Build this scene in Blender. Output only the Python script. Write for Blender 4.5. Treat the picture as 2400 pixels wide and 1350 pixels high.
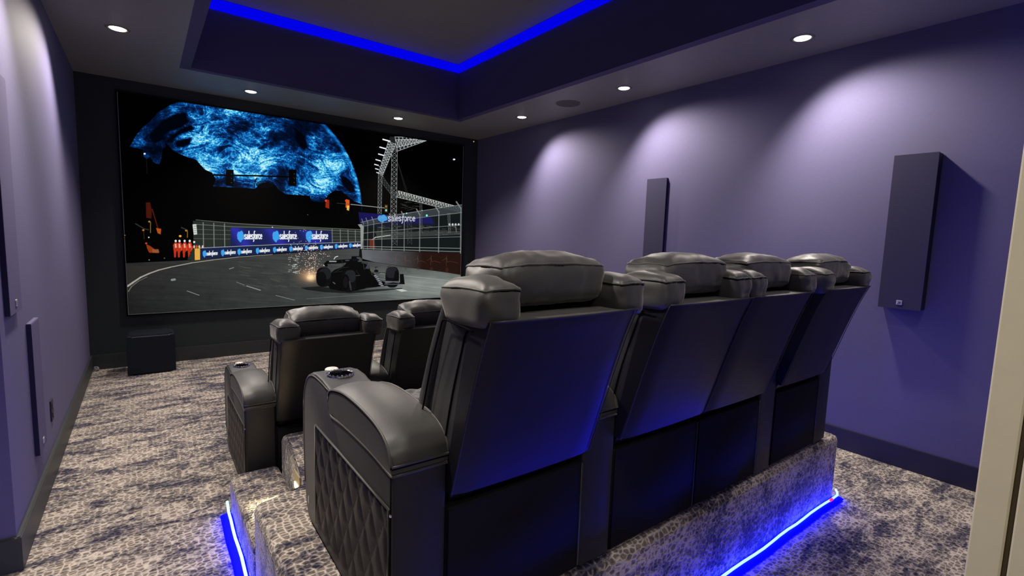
import bpy, bmesh, math, random
import numpy as np
from mathutils import Vector, Matrix, noise

random.seed(7)
for o in list(bpy.data.objects):
    bpy.data.objects.remove(o)
SC = bpy.context.scene
COL = SC.collection

# ------------------------------------------------------------------ camera
cam_data = bpy.data.cameras.new('camera')
cam_data.sensor_fit = 'HORIZONTAL'
cam_data.sensor_width = 36.0
cam_data.lens = 1146.02 / 2400 * 36.0
cam_data.clip_start = 0.02
cam = bpy.data.objects.new('camera', cam_data)
COL.objects.link(cam)
Rm = Matrix(((0.80045, 0.03723, -0.59824), (-0.59852, 0.10351, -0.79439), (0.03235, 0.99393, 0.10513)))
cam.matrix_world = Matrix.Translation((0, 0, 1.5)) @ Rm.to_4x4()
SC.camera = cam

# ------------------------------------------------------------------ world, exposure
w = bpy.data.worlds.new('world')
w.use_nodes = True
w.node_tree.nodes['Background'].inputs[0].default_value = (0.5, 0.5, 0.6, 1)
w.node_tree.nodes['Background'].inputs[1].default_value = 0.02
SC.world = w
SC.view_settings.view_transform = 'Standard'
SC.view_settings.look = 'None'
SC.view_settings.gamma = 1
SC.view_settings.exposure = 0.0
SC.view_settings.use_curve_mapping = False

DOWN_W = 172.0          # watts of each ceiling downlight
DOWN_COL = (1.0, 0.90, 0.80)
HALL_W = 17.0
LED_FLOOR = 34.0
LED_TRAY = 1.0

# room dimensions (metres)
XL, XR, YS, YB = -0.487, 4.126, 6.464, 0.11
ZC, ZT = 2.942, 3.60
YC = 2.83                      # corner where the left wall steps back
TX0, TX1, TY0, TY1 = 0.397, 3.232, 0.95, 5.538
RZ = 0.385                     # height of the platform


# ------------------------------------------------------------------ materials
def srgb(r, g, b):
    f = lambda c: (c / 255 / 12.92) if c / 255 <= 0.04045 else ((c / 255 + 0.055) / 1.055) ** 2.4
    return (f(r), f(g), f(b), 1)


class NT:
    def __init__(s, name):
        s.m = bpy.data.materials.new(name)
        s.m.use_nodes = True
        s.t = s.m.node_tree
        s.b = s.t.nodes['Principled BSDF']

    def n(s, kind, **kw):
        nd = s.t.nodes.new(kind)
        for k, v in kw.items():
            if k.startswith('i_'):
                key = k[2:]
                nd.inputs[int(key) if key.isdigit() else key.replace('_', ' ')].default_value = v
            else:
                setattr(nd, k, v)
        return nd

    def l(s, a, b):
        s.t.links.new(a, b)


def plain(name, col, rough=0.5, metal=0.0, spec=0.5, bump=None, emis=None, es=0.0):
    k = NT(name)
    k.b.inputs['Base Color'].default_value = (*col[:3], 1)
    k.b.inputs['Roughness'].default_value = rough
    k.b.inputs['Metallic'].default_value = metal
    k.b.inputs['Specular IOR Level'].default_value = spec
    if emis:
        k.b.inputs['Emission Color'].default_value = (*emis[:3], 1)
        k.b.inputs['Emission Strength'].default_value = es
    if bump:
        sc, st, dist = bump
        g = k.n('ShaderNodeNewGeometry')
        nz = k.n('ShaderNodeTexNoise', i_Scale=sc, i_Detail=4.0, i_Roughness=0.6)
        bp = k.n('ShaderNodeBump', i_Strength=st, i_Distance=dist)
        k.l(g.outputs['Position'], nz.inputs['Vector'])
        k.l(nz.outputs['Fac'], bp.inputs['Height'])
        k.l(bp.outputs['Normal'], k.b.inputs['Normal'])
        # slight mottling of the paint itself
        mx = k.n('ShaderNodeMix', data_type='RGBA')
        mx.inputs[6].default_value = (*[c * 0.93 for c in col[:3]], 1)
        mx.inputs[7].default_value = (*[min(1, c * 1.07) for c in col[:3]], 1)
        k.l(nz.outputs['Fac'], mx.inputs[0])
        k.l(mx.outputs[2], k.b.inputs['Base Color'])
    return k.m


M = {}
M['wall_purple'] = plain('wall_purple', (0.130, 0.120, 0.225), 0.72, spec=0.25, bump=(60, 0.12, 0.004))
M['wall_char'] = plain('wall_charcoal', (0.034, 0.043, 0.045), 0.68, spec=0.25, bump=(60, 0.12, 0.004))
M['ceiling'] = plain('ceiling_charcoal', (0.26, 0.258, 0.232), 0.48, spec=0.45, bump=(38, 0.45, 0.006))
M['tray_side'] = plain('tray_side_dimmed', (0.085, 0.075, 0.16), 0.7, spec=0.25, bump=(60, 0.12, 0.004))  # wall purple darkened, with the dimness inside the tray painted in
M['base_char'] = plain('skirting_charcoal', (0.040, 0.045, 0.047), 0.5, spec=0.4, bump=(60, 0.05, 0.003))
M['base_navy'] = plain('skirting_navy', (0.022, 0.020, 0.035), 0.5, spec=0.4, bump=(60, 0.05, 0.003))
M['beige'] = plain('doorframe_paint', (0.66, 0.62, 0.46), 0.5, spec=0.35, bump=(25, 0.15, 0.003))
M['beige_groove'] = plain('doorframe_groove', (0.16, 0.13, 0.08), 0.6)
M['speaker'] = plain('speaker_cloth', (0.048, 0.045, 0.085), 0.85, spec=0.15, bump=(600, 0.3, 0.001))
M['panel_cloth'] = plain('wall_coloured_cloth', (0.115, 0.105, 0.195), 0.85, spec=0.15, bump=(600, 0.3, 0.001))
M['speaker_side'] = plain('speaker_cabinet', (0.022, 0.022, 0.045), 0.6, spec=0.25)
M['badge'] = plain('badge_silver', (0.62, 0.62, 0.68), 0.35, metal=0.4)
M['badge_dark'] = plain('badge_dark', (0.05, 0.05, 0.07), 0.4)
M['sub'] = plain('subwoofer_lacquer', (0.018, 0.022, 0.030), 0.30, spec=0.5)
M['sub_cloth'] = plain('subwoofer_cloth', (0.020, 0.025, 0.034), 0.9, spec=0.1, bump=(500, 0.3, 0.001))
M['chrome'] = plain('chrome', (0.85, 0.85, 0.86), 0.10, metal=1.0)
M['button'] = plain('button_frosted', (0.62, 0.61, 0.55), 0.35)
M['cup_dark'] = plain('cup_inner', (0.01, 0.01, 0.012), 0.25)
M['black_trim'] = plain('screen_edge', (0.006, 0.007, 0.007), 0.8, spec=0.1)
M['edge_line'] = plain('screen_bead', (0.35, 0.36, 0.33), 0.4)
M['seam'] = plain('seam_thread', (0.004, 0.004, 0.005), 0.9, spec=0.05)
M['lamp'] = plain('lamp_lens', (1, 1, 1), 0.5, emis=(1.0, 0.93, 0.82), es=14.0)
M['lamp_ring'] = plain('lamp_ring', (0.16, 0.155, 0.14), 0.45)
M['grille'] = plain('ceiling_grille', (0.085, 0.085, 0.078), 0.7)
M['warm_led'] = plain('step_lamp_lens', (1, 1, 1), 0.5, emis=(1.0, 0.88, 0.52), es=9.0)
M['brass'] = plain('step_lamp_plate', (0.42, 0.36, 0.24), 0.4, metal=0.3)
M['led_core'] = plain('led_core', (0.5, 0.8, 1), 0.5, emis=(0.45, 0.88, 1.0), es=1.05)
M['led_halo'] = plain('led_halo_band', (0.0, 0.0, 0.25), 0.7, spec=0.1, emis=(0.0, 0.0, 1.0), es=LED_FLOOR)  # glowing band that paints the strip's blue halo over the carpet
M['led_red'] = plain('led_red', (0.8, 0.1, 0.1), 0.5, emis=(1.0, 0.02, 0.05), es=1.2)
M['led_tray_glow'] = plain('led_tray_glow', (0.0, 0.0, 0.2), 0.7, spec=0.1, emis=(0.0, 0.0, 0.78), es=LED_TRAY)
M['red_dot'] = plain('sensor_red', (0.8, 0.2, 0.2), 0.5, emis=(1.0, 0.35, 0.35), es=0.8)
M['scrap'] = plain('pale_cable', (0.30, 0.30, 0.33), 0.6)


def leather(name, col, rough, sheen=0.2, spec=0.5):
    k = NT(name)
    g = k.n('ShaderNodeTexCoord')
    v = k.n('ShaderNodeTexVoronoi', i_Scale=420.0)
    nz = k.n('ShaderNodeTexNoise', i_Scale=7.0, i_Detail=5.0)
    k.l(g.outputs['Object'], v.inputs['Vector'])
    k.l(g.outputs['Object'], nz.inputs['Vector'])
    b1 = k.n('ShaderNodeBump', i_Strength=0.10, i_Distance=0.001)
    k.l(v.outputs['Distance'], b1.inputs['Height'])
    b2 = k.n('ShaderNodeBump', i_Strength=0.22, i_Distance=0.010)
    k.l(nz.outputs['Fac'], b2.inputs['Height'])
    k.l(b1.outputs['Normal'], b2.inputs['Normal'])
    k.l(b2.outputs['Normal'], k.b.inputs['Normal'])
    mx = k.n('ShaderNodeMix', data_type='RGBA')
    mx.inputs[6].default_value = (*[c * 0.82 for c in col], 1)
    mx.inputs[7].default_value = (*[c * 1.18 for c in col], 1)
    k.l(nz.outputs['Fac'], mx.inputs[0])
    k.l(mx.outputs[2], k.b.inputs['Base Color'])
    mr = k.n('ShaderNodeMapRange', i_3=rough - 0.05, i_4=rough + 0.08)
    k.l(nz.outputs['Fac'], mr.inputs[0])
    k.l(mr.outputs[0], k.b.inputs['Roughness'])
    k.b.inputs['Specular IOR Level'].default_value = spec
    k.b.inputs['Sheen Weight'].default_value = sheen
    k.b.inputs['Sheen Roughness'].default_value = 0.45
    k.b.inputs['Sheen Tint'].default_value = (1.0, 0.97, 0.88, 1)
    return k.m


M['leather'] = leather('black_leather_lit', (0.042, 0.042, 0.041), 0.43, 0.25)  # lit copy for upper parts: paler, sheen added to brighten the tops
M['leather_back_shaded'] = leather('black_leather_back_shaded', (0.009, 0.009, 0.013), 0.38, 0.0, 0.30)  # same leather, darker copy with the shade of the backs painted in
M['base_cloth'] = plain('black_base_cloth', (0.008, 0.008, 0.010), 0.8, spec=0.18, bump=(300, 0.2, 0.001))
M['leather_side_shaded'] = leather('black_leather_side_shaded', (0.019, 0.019, 0.024), 0.48, 0.03, 0.38)  # same leather, darkened to paint the shade on upright sides


def carpet():
    k = NT('carpet')
    g = k.n('ShaderNodeNewGeometry')
    mp = k.n('ShaderNodeMapping')
    mp.inputs['Scale'].default_value = (36, 50, 50)
    k.l(g.outputs['Position'], mp.inputs['Vector'])
    # wobble so the cells are not too regular
    wob = k.n('ShaderNodeTexNoise', i_Scale=0.9, i_Detail=1.0)
    k.l(mp.outputs[0], wob.inputs['Vector'])
    add = k.n('ShaderNodeMix', data_type='RGBA', blend_type='LINEAR_LIGHT')
    add.inputs[0].default_value = 0.12
    k.l(mp.outputs[0], add.inputs[6])
    k.l(wob.outputs['Color'], add.inputs[7])
    vo = k.n('ShaderNodeTexVoronoi', feature='DISTANCE_TO_EDGE', i_Scale=1.0, i_Randomness=0.6)
    k.l(add.outputs[2], vo.inputs['Vector'])
    vc = k.n('ShaderNodeTexVoronoi', feature='F1', i_Scale=1.0, i_Randomness=0.6)
    k.l(add.outputs[2], vc.inputs['Vector'])
    net = k.n('ShaderNodeMapRange', i_1=0.035, i_2=0.20, i_3=1.0, i_4=0.0)
    k.l(vo.outputs['Distance'], net.inputs[0])
    # big patches of navy and pale pile
    patch = k.n('ShaderNodeTexNoise', i_Scale=4.8, i_Detail=7.0, i_Roughness=0.70, i_Distortion=0.5)
    mp2 = k.n('ShaderNodeMapping')
    mp2.inputs['Scale'].default_value = (0.65, 1.7, 1.0)
    k.l(g.outputs['Position'], mp2.inputs['Vector'])
    k.l(mp2.outputs[0], patch.inputs['Vector'])
    hi = k.n('ShaderNodeTexNoise', i_Scale=34.0, i_Detail=3.0, i_Roughness=0.7)
    k.l(g.outputs['Position'], hi.inputs['Vector'])
    sm = k.n('ShaderNodeMath', operation='MULTIPLY_ADD')
    sm.inputs[1].default_value = 0.55
    k.l(hi.outputs['Fac'], sm.inputs[0])
    k.l(patch.outputs['Fac'], sm.inputs[2])
    pr = k.n('ShaderNodeValToRGB')
    pr.color_ramp.elements[0].position = 0.67
    pr.color_ramp.elements[1].position = 0.85
    k.l(sm.outputs[0], pr.inputs[0])
    cell = k.n('ShaderNodeMix', data_type='RGBA')      # cell colour: navy .. taupe
    cell.inputs[6].default_value = (0.020, 0.018, 0.038, 1)
    cell.inputs[7].default_value = (0.26, 0.215, 0.175, 1)
    k.l(pr.outputs[0], cell.inputs[0])
    cv = k.n('ShaderNodeMix', data_type='RGBA', blend_type='MULTIPLY')
    cv.inputs[0].default_value = 0.55
    bw = k.n('ShaderNodeSeparateColor')
    k.l(vc.outputs['Color'], bw.inputs[0])
    cr = k.n('ShaderNodeValToRGB')
    cr.color_ramp.elements[0].color = (0.30, 0.30, 0.34, 1)
    cr.color_ramp.elements[1].color = (1.0, 1.0, 1.0, 1)
    k.l(bw.outputs[0], cr.inputs[0])
    k.l(cell.outputs[2], cv.inputs[6])
    k.l(cr.outputs[0], cv.inputs[7])
    netc = k.n('ShaderNodeMix', data_type='RGBA')
    netc.inputs[6].default_value = (0.085, 0.078, 0.105, 1)
    netc.inputs[7].default_value = (0.60, 0.53, 0.46, 1)
    k.l(pr.outputs[0], netc.inputs[0])
    fin = k.n('ShaderNodeMix', data_type='RGBA')
    k.l(net.outputs[0], fin.inputs[0])
    k.l(cv.outputs[2], fin.inputs[6])
    k.l(netc.outputs[2], fin.inputs[7])
    k.l(fin.outputs[2], k.b.inputs['Base Color'])
    k.b.inputs['Roughness'].default_value = 0.95
    k.b.inputs['Specular IOR Level'].default_value = 0.1
    k.b.inputs['Sheen Weight'].default_value = 0.15
    hs = k.n('ShaderNodeMath', operation='ADD')
    k.l(net.outputs[0], hs.inputs[0])
    k.l(hi.outputs['Fac'], hs.inputs[1])
    bp = k.n('ShaderNodeBump', i_Strength=0.6, i_Distance=0.004)
    k.l(hs.outputs[0], bp.inputs['Height'])
    k.l(bp.outputs['Normal'], k.b.inputs['Normal'])
    return k.m


M['carpet'] = carpet()


# ------------------------------------------------------------------ object helpers
def link(name, me, mats, parent=None, smooth=False):
    o = bpy.data.objects.new(name, me)
    COL.objects.link(o)
    for m in (mats if isinstance(mats, (list, tuple)) else [mats]):
        me.materials.append(M[m] if isinstance(m, str) else m)
    if parent is not None:
        o.parent = parent
    if smooth:
        for p in me.polygons:
            p.use_smooth = True
    return o


def from_bm(name, bm, mats, parent=None, smooth=False):
    bmesh.ops.recalc_face_normals(bm, faces=bm.faces)
    me = bpy.data.meshes.new(name)
    bm.to_mesh(me)
    bm.free()
    return link(name, me, mats, parent, smooth)


def bm_box(bm, x0, x1, y0, y1, z0, z1):
    vs = [bm.verts.new((x, y, z)) for x in (x0, x1) for y in (y0, y1) for z in (z0, z1)]
    for f in ((0, 1, 3, 2), (4, 6, 7, 5), (0, 4, 5, 1), (2, 3, 7, 6), (0, 2, 6, 4), (1, 5, 7, 3)):
        bm.faces.new([vs[i] for i in f])
    return vs


def box(name, x0, x1, y0, y1, z0, z1, mat, parent=None, bevel=0.0, seg=2):
    bm = bmesh.new()
    bm_box(bm, x0, x1, y0, y1, z0, z1)
    if bevel:
        bmesh.ops.bevel(bm, geom=list(bm.edges), offset=bevel, segments=seg, profile=0.5, affect='EDGES')
    return from_bm(name, bm, mat, parent, smooth=False)


def autosmooth(o, ang=40):
    me = o.data
    for p in me.polygons:
        p.use_smooth = True
    try:
        me.set_sharp_from_angle(angle=math.radians(ang))
    except Exception:
        pass
    return o


def extrude_yz(name, poly, x0, x1, mat, parent=None, bevel=0.0, seg=3):
    """polygon in (y, z) extruded along x"""
    bm = bmesh.new()
    a = [bm.verts.new((x0, y, z)) for y, z in poly]
    b = [bm.verts.new((x1, y, z)) for y, z in poly]
    n = len(poly)
    fa = bm.faces.new(a)
    fb = bm.faces.new(list(reversed(b)))
    for i in range(n):
        j = (i + 1) % n
        bm.faces.new((a[i], b[i], b[j], a[j]))
    if bevel:
        bm.edges.ensure_lookup_table()
        es = list(set(list(fa.edges) + list(fb.edges)))
        bmesh.ops.bevel(bm, geom=es, offset=bevel, segments=seg, profile=0.5, affect='EDGES')
    return autosmooth(from_bm(name, bm, mat, parent), 50)


def extrude_xy(name, poly, z0, z1, mat, parent=None, bevel=0.0, seg=5):
    bm = bmesh.new()
    a = [bm.verts.new((x, y, z0)) for x, y in poly]
    b = [bm.verts.new((x, y, z1)) for x, y in poly]
    n = len(poly)
    bm.faces.new(a)
    bm.faces.new(list(reversed(b)))
    for i in range(n):
        j = (i + 1) % n
        bm.faces.new((a[i], b[i], b[j], a[j]))
    if bevel:
        es = [e for e in bm.edges if not all(abs(v.co.z - z0) < 1e-6 for v in e.verts)]
        bmesh.ops.bevel(bm, geom=es, offset=bevel, segments=seg, profile=0.5, affect='EDGES')
    return autosmooth(from_bm(name, bm, mat, parent), 50)


def bm_tube(bm, pts, r, sides=8, closed=False):
    pts = [Vector(p) for p in pts]
    n = len(pts)
    rings = []
    up = Vector((0, 0, 1))
    for i, p in enumerate(pts):
        if closed:
            t = pts[(i + 1) % n] - pts[i - 1]
        else:
            t = pts[min(i + 1, n - 1)] - pts[max(i - 1, 0)]
        t.normalize()
        a = t.cross(up)
        if a.length < 0.1:
            a = t.cross(Vector((1, 0, 0)))
        a.normalize()
        b = t.cross(a)
        rings.append([bm.verts.new(p + a * (r * math.cos(2 * math.pi * s / sides)) + b * (r * math.sin(2 * math.pi * s / sides))) for s in range(sides)])
    m = n if closed else n - 1
    for i in range(m):
        A, B = rings[i], rings[(i + 1) % n]
        for s in range(sides):
            bm.faces.new((A[s], A[(s + 1) % sides], B[(s + 1) % sides], B[s]))
    if not closed:
        bm.faces.new(rings[0])
        bm.faces.new(list(reversed(rings[-1])))


def tube(name, pts, r, mat, parent=None, sides=8, closed=False):
    bm = bmesh.new()
    bm_tube(bm, pts, r, sides, closed)
    return from_bm(name, bm, mat, parent, smooth=True)


def lathe(name, prof, mat, parent=None, seg=32, centre=(0, 0, 0)):
    """prof: list of (r, z)"""
    bm = bmesh.new()
    rings = []
    for r, z in prof:
        if r < 1e-6:
            rings.append([bm.verts.new((centre[0], centre[1], centre[2] + z))])
        else:
            rings.append([bm.verts.new((centre[0] + r * math.cos(2 * math.pi * s / seg), centre[1] + r * math.sin(2 * math.pi * s / seg), centre[2] + z)) for s in range(seg)])
    for A, B in zip(rings[:-1], rings[1:]):
        for s in range(seg):
            t = (s + 1) % seg
            if len(A) == 1 and len(B) == 1:
                continue
            if len(A) == 1:
                bm.faces.new((A[0], B[s], B[t]))
            elif len(B) == 1:
                bm.faces.new((A[s], B[0], A[t]))
            else:
                bm.faces.new((A[s], B[s], B[t], A[t]))
    return autosmooth(from_bm(name, bm, mat, parent), 45)


def cushion(name, c, s, r, mat, parent=None, crown=0.02, puff=0.006, res=16, wr=0.0015, seed=0, rot=(0, 0, 0), taper=(1, 1), seamz=None, arch=0.0):
    """Stuffed leather pillow: centre c, full size s, corner radius r, domed top.
    Returns (object, function giving the seam loop)."""
    bm = bmesh.new()
    hx, hy, hz = s[0] / 2, s[1] / 2, s[2] / 2
    nx = max(6, int(res * s[0] / max(s)))
    ny = max(6, int(res * s[1] / max(s)))
    nz = max(5, int(res * s[2] / max(s)))
    vmap = {}
    R = Matrix.Rotation(rot[2], 3, 'Z') @ Matrix.Rotation(rot[1], 3, 'Y') @ Matrix.Rotation(rot[0], 3, 'X')
    C = Vector(c)

    def shape(u, v, wv):
        p = Vector((u * hx, v * hy, wv * hz))
        q = Vector((max(-hx + r, min(hx - r, p.x)), max(-hy + r, min(hy - r, p.y)), max(-hz + r * 0.55, min(hz - r * 0.55, p.z))))
        d = p - q
        dn = Vector((d.x / r, d.y / r, d.z / (r * 0.55)))
        L = dn.length
        if L > 1e-6:
            m = max(abs(dn.x), abs(dn.y), abs(dn.z))
            k = m / L
            p = q + Vector((dn.x * r * k, dn.y * r * k, dn.z * r * 0.55 * k))
        u2, v2 = p.x / hx, p.y / hy
        dome = max(0.0, 1 - abs(u2) ** 2.4) * max(0.0, 1 - abs(v2) ** 2.4)
        if wv > 0:
            p.z += crown * dome ** 0.75 * max(0, wv) ** 2
        side = max(0.0, 1 - wv * wv)
        p.x += puff * side * u * max(0, 1 - v * v * 0.6)
        p.y += puff * side * v * max(0, 1 - u * u * 0.6)
        tz = (wv + 1) / 2
        p.x *= taper[0] + (1 - taper[0]) * tz
        p.y *= taper[1] + (1 - taper[1]) * tz
        p.z += arch * (1 - u * u)
        n = noise.noise(Vector((p.x * 14 + seed * 7.3, p.y * 14 + seed, p.z * 30)))
        n2 = noise.noise(Vector((p.x * 55 + seed * 3.1, p.y * 20, p.z * 22 + seed)))
        f = 1 + (n * wr + n2 * wr * 0.6) / max(0.03, min(hx, hy, hz))
        p = Vector((p.x * f, p.y * f, p.z * f))
        return C + R @ p

    def vert(i, j, k):
        key = (i, j, k)
        if key not in vmap:
            vmap[key] = bm.verts.new(shape(2 * i / nx - 1, 2 * j / ny - 1, 2 * k / nz - 1))
        return vmap[key]

    for i in range(nx):
        for j in range(ny):
            for k in (0, nz):
                bm.faces.new((vert(i, j, k), vert(i + 1, j, k), vert(i + 1, j + 1, k), vert(i, j + 1, k)))
    for i in range(nx):
        for k in range(nz):
            for j in (0, ny):
                bm.faces.new((vert(i, j, k), vert(i + 1, j, k), vert(i + 1, j, k + 1), vert(i, j, k + 1)))
    for j in range(ny):
        for k in range(nz):
            for i in (0, nx):
                bm.faces.new((vert(i, j, k), vert(i, j + 1, k), vert(i, j + 1, k + 1), vert(i, j, k + 1)))
    o = from_bm(name, bm, mat, parent, smooth=True)

    def loop(wv, off=0.0, z_off=0.0, n=12):
        pts = []
        for a, b in (((-1, -1), (1, -1)), ((1, -1), (1, 1)), ((1, 1), (-1, 1)), ((-1, 1), (-1, -1))):
            for t in range(n):
                u = a[0] + (b[0] - a[0]) * t / n
                v = a[1] + (b[1] - a[1]) * t / n
                p = shape(u, v, wv)
                d = R.inverted() @ (p - C)
                h = Vector((d.x, d.y, 0))
                if h.length > 1e-6:
                    h.normalize()
                p = p + R @ (h * off) + Vector((0, 0, z_off))
                pts.append(p)
        return pts
    return o, loop


def tag(o, label, cat, group=None, kind=None):
    o['label'] = label
    o['category'] = cat
    if group:
        o['group'] = group
    if kind:
        o['kind'] = kind
    return o


def struct(o, label=None):
    o['kind'] = 'structure'
    if label:
        o['label'] = label
    return o


def empty(name, loc=(0, 0, 0)):
    o = bpy.data.objects.new(name, None)
    o.empty_display_size = 0.1
    o.location = loc
    COL.objects.link(o)
    return o


def copy_tree(o, parent=None):
    c = o.copy()
    COL.objects.link(c)
    c.parent = parent
    for ch in list(o.children):
        copy_tree(ch, c)
    return c


# ------------------------------------------------------------------ the room
XA = -1.6                      # left end of the recess beside the doorway
struct(box('floor', XA - .1, XR + .1, -2.2, YS + .1, -0.08, 0.0, 'carpet'), 'patterned carpet floor, beige net over navy patches')
struct(box('wall_right', XR, XR + .1, YB - .1, YS + .1, 0, ZC, 'wall_purple'), 'purple painted right wall')
struct(box('wall_front', XL - .1, XR, YS, YS + .1, 0, ZC, 'wall_char'), 'charcoal wall behind the big screen')
bm = bmesh.new()
bm_box(bm, XL - .1, XL, YC, YS, 0, ZC)
struct(from_bm('wall_left', bm, 'wall_purple'), 'purple painted left wall')
struct(box('wall_left_return', XA, XL - .1, YC, YC + .1, 0, ZC, 'wall_purple'))
struct(box('wall_recess', XA - .1, XA, YB - .1, YC + .1, 0, ZC, 'wall_purple'))
# back wall with the doorway (camera stands in it)
bm = bmesh.new()
DX0, DX1, DZ = -0.20, 0.925, 2.35
bm_box(bm, XA, DX0, 0.0, YB, 0, ZC)
bm_box(bm, DX1, XR, 0.0, YB, 0, ZC)
bm_box(bm, DX0, DX1, 0.0, YB, DZ, ZC)
struct(from_bm('wall_back', bm, 'wall_purple'))
# hall behind the doorway
bm = bmesh.new()
bm_box(bm, XA, XR, -2.3, -2.2, 0, ZC)
bm_box(bm, XA - .1, XA, -2.2, 0.0, 0, ZC)
bm_box(bm, 2.4, 2.5, -2.2, 0.0, 0, ZC)
struct(from_bm('wall_hall', bm, 'beige'))

# lowered ceiling ring with the raised tray
bm = bmesh.new()
bm_box(bm, XA - .1, TX0, -2.3, YS + .1, ZC, ZC + .08)
bm_box(bm, TX1, XR + .1, -2.3, YS + .1, ZC, ZC + .08)
bm_box(bm, TX0, TX1, TY1, YS + .1, ZC, ZC + .08)
bm_box(bm, TX0, TX1, -2.3, TY0, ZC, ZC + .08)
struct(from_bm('ceiling', bm, 'ceiling'), 'charcoal textured ceiling ring around the raised tray')
struct(box('ceiling_tray', TX0 - .1, TX1 + .1, TY0 - .1, TY1 + .1, ZT, ZT + .08, 'ceiling'), 'raised charcoal tray ceiling')
for nm, a in (('wall_tray_front', (TX0 - .08, TX1 + .08, TY1 - .004, TY1 + .08)), ('wall_tray_back', (TX0 - .08, TX1 + .08, TY0 - .08, TY0 + .004)),
              ('wall_tray_left', (TX0 - .08, TX0 + .004, TY0, TY1)), ('wall_tray_right', (TX1 - .004, TX1 + .08, TY0, TY1))):
    struct(box(nm, *a, ZC - .001, ZT, 'tray_side'))

# skirting boards
BH, BT = 0.153, 0.018


def skirting(name, x0, x1, y0, y1, mat):
    bm = bmesh.new()
    bm_box(bm, x0, x1, y0, y1, 0, BH)
    tops = [e for e in bm.edges if all(abs(v.co.z - BH) < 1e-6 for v in e.verts)]
    bmesh.ops.bevel(bm, geom=tops, offset=0.004, segments=2, affect='EDGES')
    return struct(from_bm(name, bm, mat))


skirting('baseboard_front', XL, XR, YS - BT, YS, 'base_char')
skirting('baseboard_right', XR - BT, XR, YB, YS - BT, 'base_navy')
skirting('baseboard_left', XL, XL + BT, YC - BT, YS - BT, 'base_char')
skirting('baseboard_return', XA, XL, YC - BT, YC, 'base_char')

# door casing: jamb, stop and room-side architrave
dj = empty('door_1', (0.9, 0.05, 0))
struct(dj, 'beige painted door frame at the near right edge')


def rel(o, p):
    o.parent = p
    o.matrix_parent_inverse = Matrix.Translation(-Vector(p.location))
    return o


for nm, a, mt in (('casing', (0.900, 0.99, 0.0895, 0.1235, 0, DZ + .05), 'beige'),
                  ('groove', (0.906, 0.925, 0.0835, 0.0895, 0, DZ), 'beige_groove'),
                  ('jamb', (0.900, 0.925, -0.10, 0.0835, 0, DZ), 'beige'),
                  ('casing', (0.900, 0.99, -0.13, -0.10, 0, DZ + .05), 'beige')):
    rel(box(nm, *a, mt, bevel=0.002), dj)
rel(box('jamb', DX0, DX0 + .025, -0.10, 0.115, 0, DZ, 'beige', bevel=0.002), dj)
rel(box('head_jamb', DX0 + .025, 0.900, -0.10, 0.115, DZ - .03, DZ, 'beige', bevel=0.002), dj)

# ------------------------------------------------------------------ carpeted platform
riser = empty('seating_platform', (1.9, 1.9, 0))
tag(riser, 'carpeted platform carrying the back row of recliners, with a step at its left side', 'platform')
RX0, RXM, RX1, RY0, RY1, RY2 = 0.315, 0.555, 3.285, 1.058, 2.135, 2.80
rel(extrude_xy('platform_deck', [(RX0, RY0), (RX1, RY0), (RX1, RY2), (RXM, RY2), (RXM, RY1), (RX0, RY1)], 0.0, RZ, 'carpet', bevel=0.034), riser)
rel(extrude_xy('step', [(RX0, RY1 + .001), (RXM - .001, RY1 + .001), (RXM - .001, 2.865), (RX0, 2.865)], 0.0, 0.19, 'carpet', bevel=0.028), riser)

# step light set into the platform's side
sl = empty('step_light', (RXM, 2.42, 0.28))
tag(sl, 'small warm light set into the platform side above the carpeted step', 'light')
rel(box('plate', RXM - .008, RXM - .0005, 2.36, 2.47, 0.222, 0.325, 'brass', bevel=0.002), sl)
rel(box('lens', RXM - .011, RXM - .007, 2.385, 2.445, 0.245, 0.272, 'warm_led', bevel=0.001), sl)
ld = bpy.data.lights.new('step_lamp', 'SPOT')
ld.energy = 22.0
ld.color = (1.0, 0.86, 0.50)
ld.spot_size = math.radians(110)
ld.spot_blend = 0.8
ld.shadow_soft_size = 0.012
lo = bpy.data.objects.new('step_lamp', ld)
COL.objects.link(lo)
lo.location = (RXM - .03, 2.415, 0.262)
lo.rotation_euler = Vector((-0.60, -0.15, -1.0)).to_track_quat('-Z', 'Y').to_euler()
rel(lo, sl)

# ------------------------------------------------------------------ LED strip round the platform foot
led = empty('light_strip', (RX0 - .02, 2.0, 0))
tag(led, 'glowing blue light strip on the floor along the left foot of the carpeted platform', 'light strip')
led_b = empty('light_strip', (1.8, RY0 - .02, 0))
tag(led_b, 'glowing blue light strip along the rear foot of the platform, with a red spot', 'light strip')
led_r = empty('light_strip', (RX1 + .02, 2.0, 0))
tag(led_r, 'blue light strip on the floor along the platform side that faces the right wall', 'light strip')


def wob(i):
    return 0.0022 * math.sin(i * 1.3) + 0.0015 * math.sin(i * 0.61)


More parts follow.
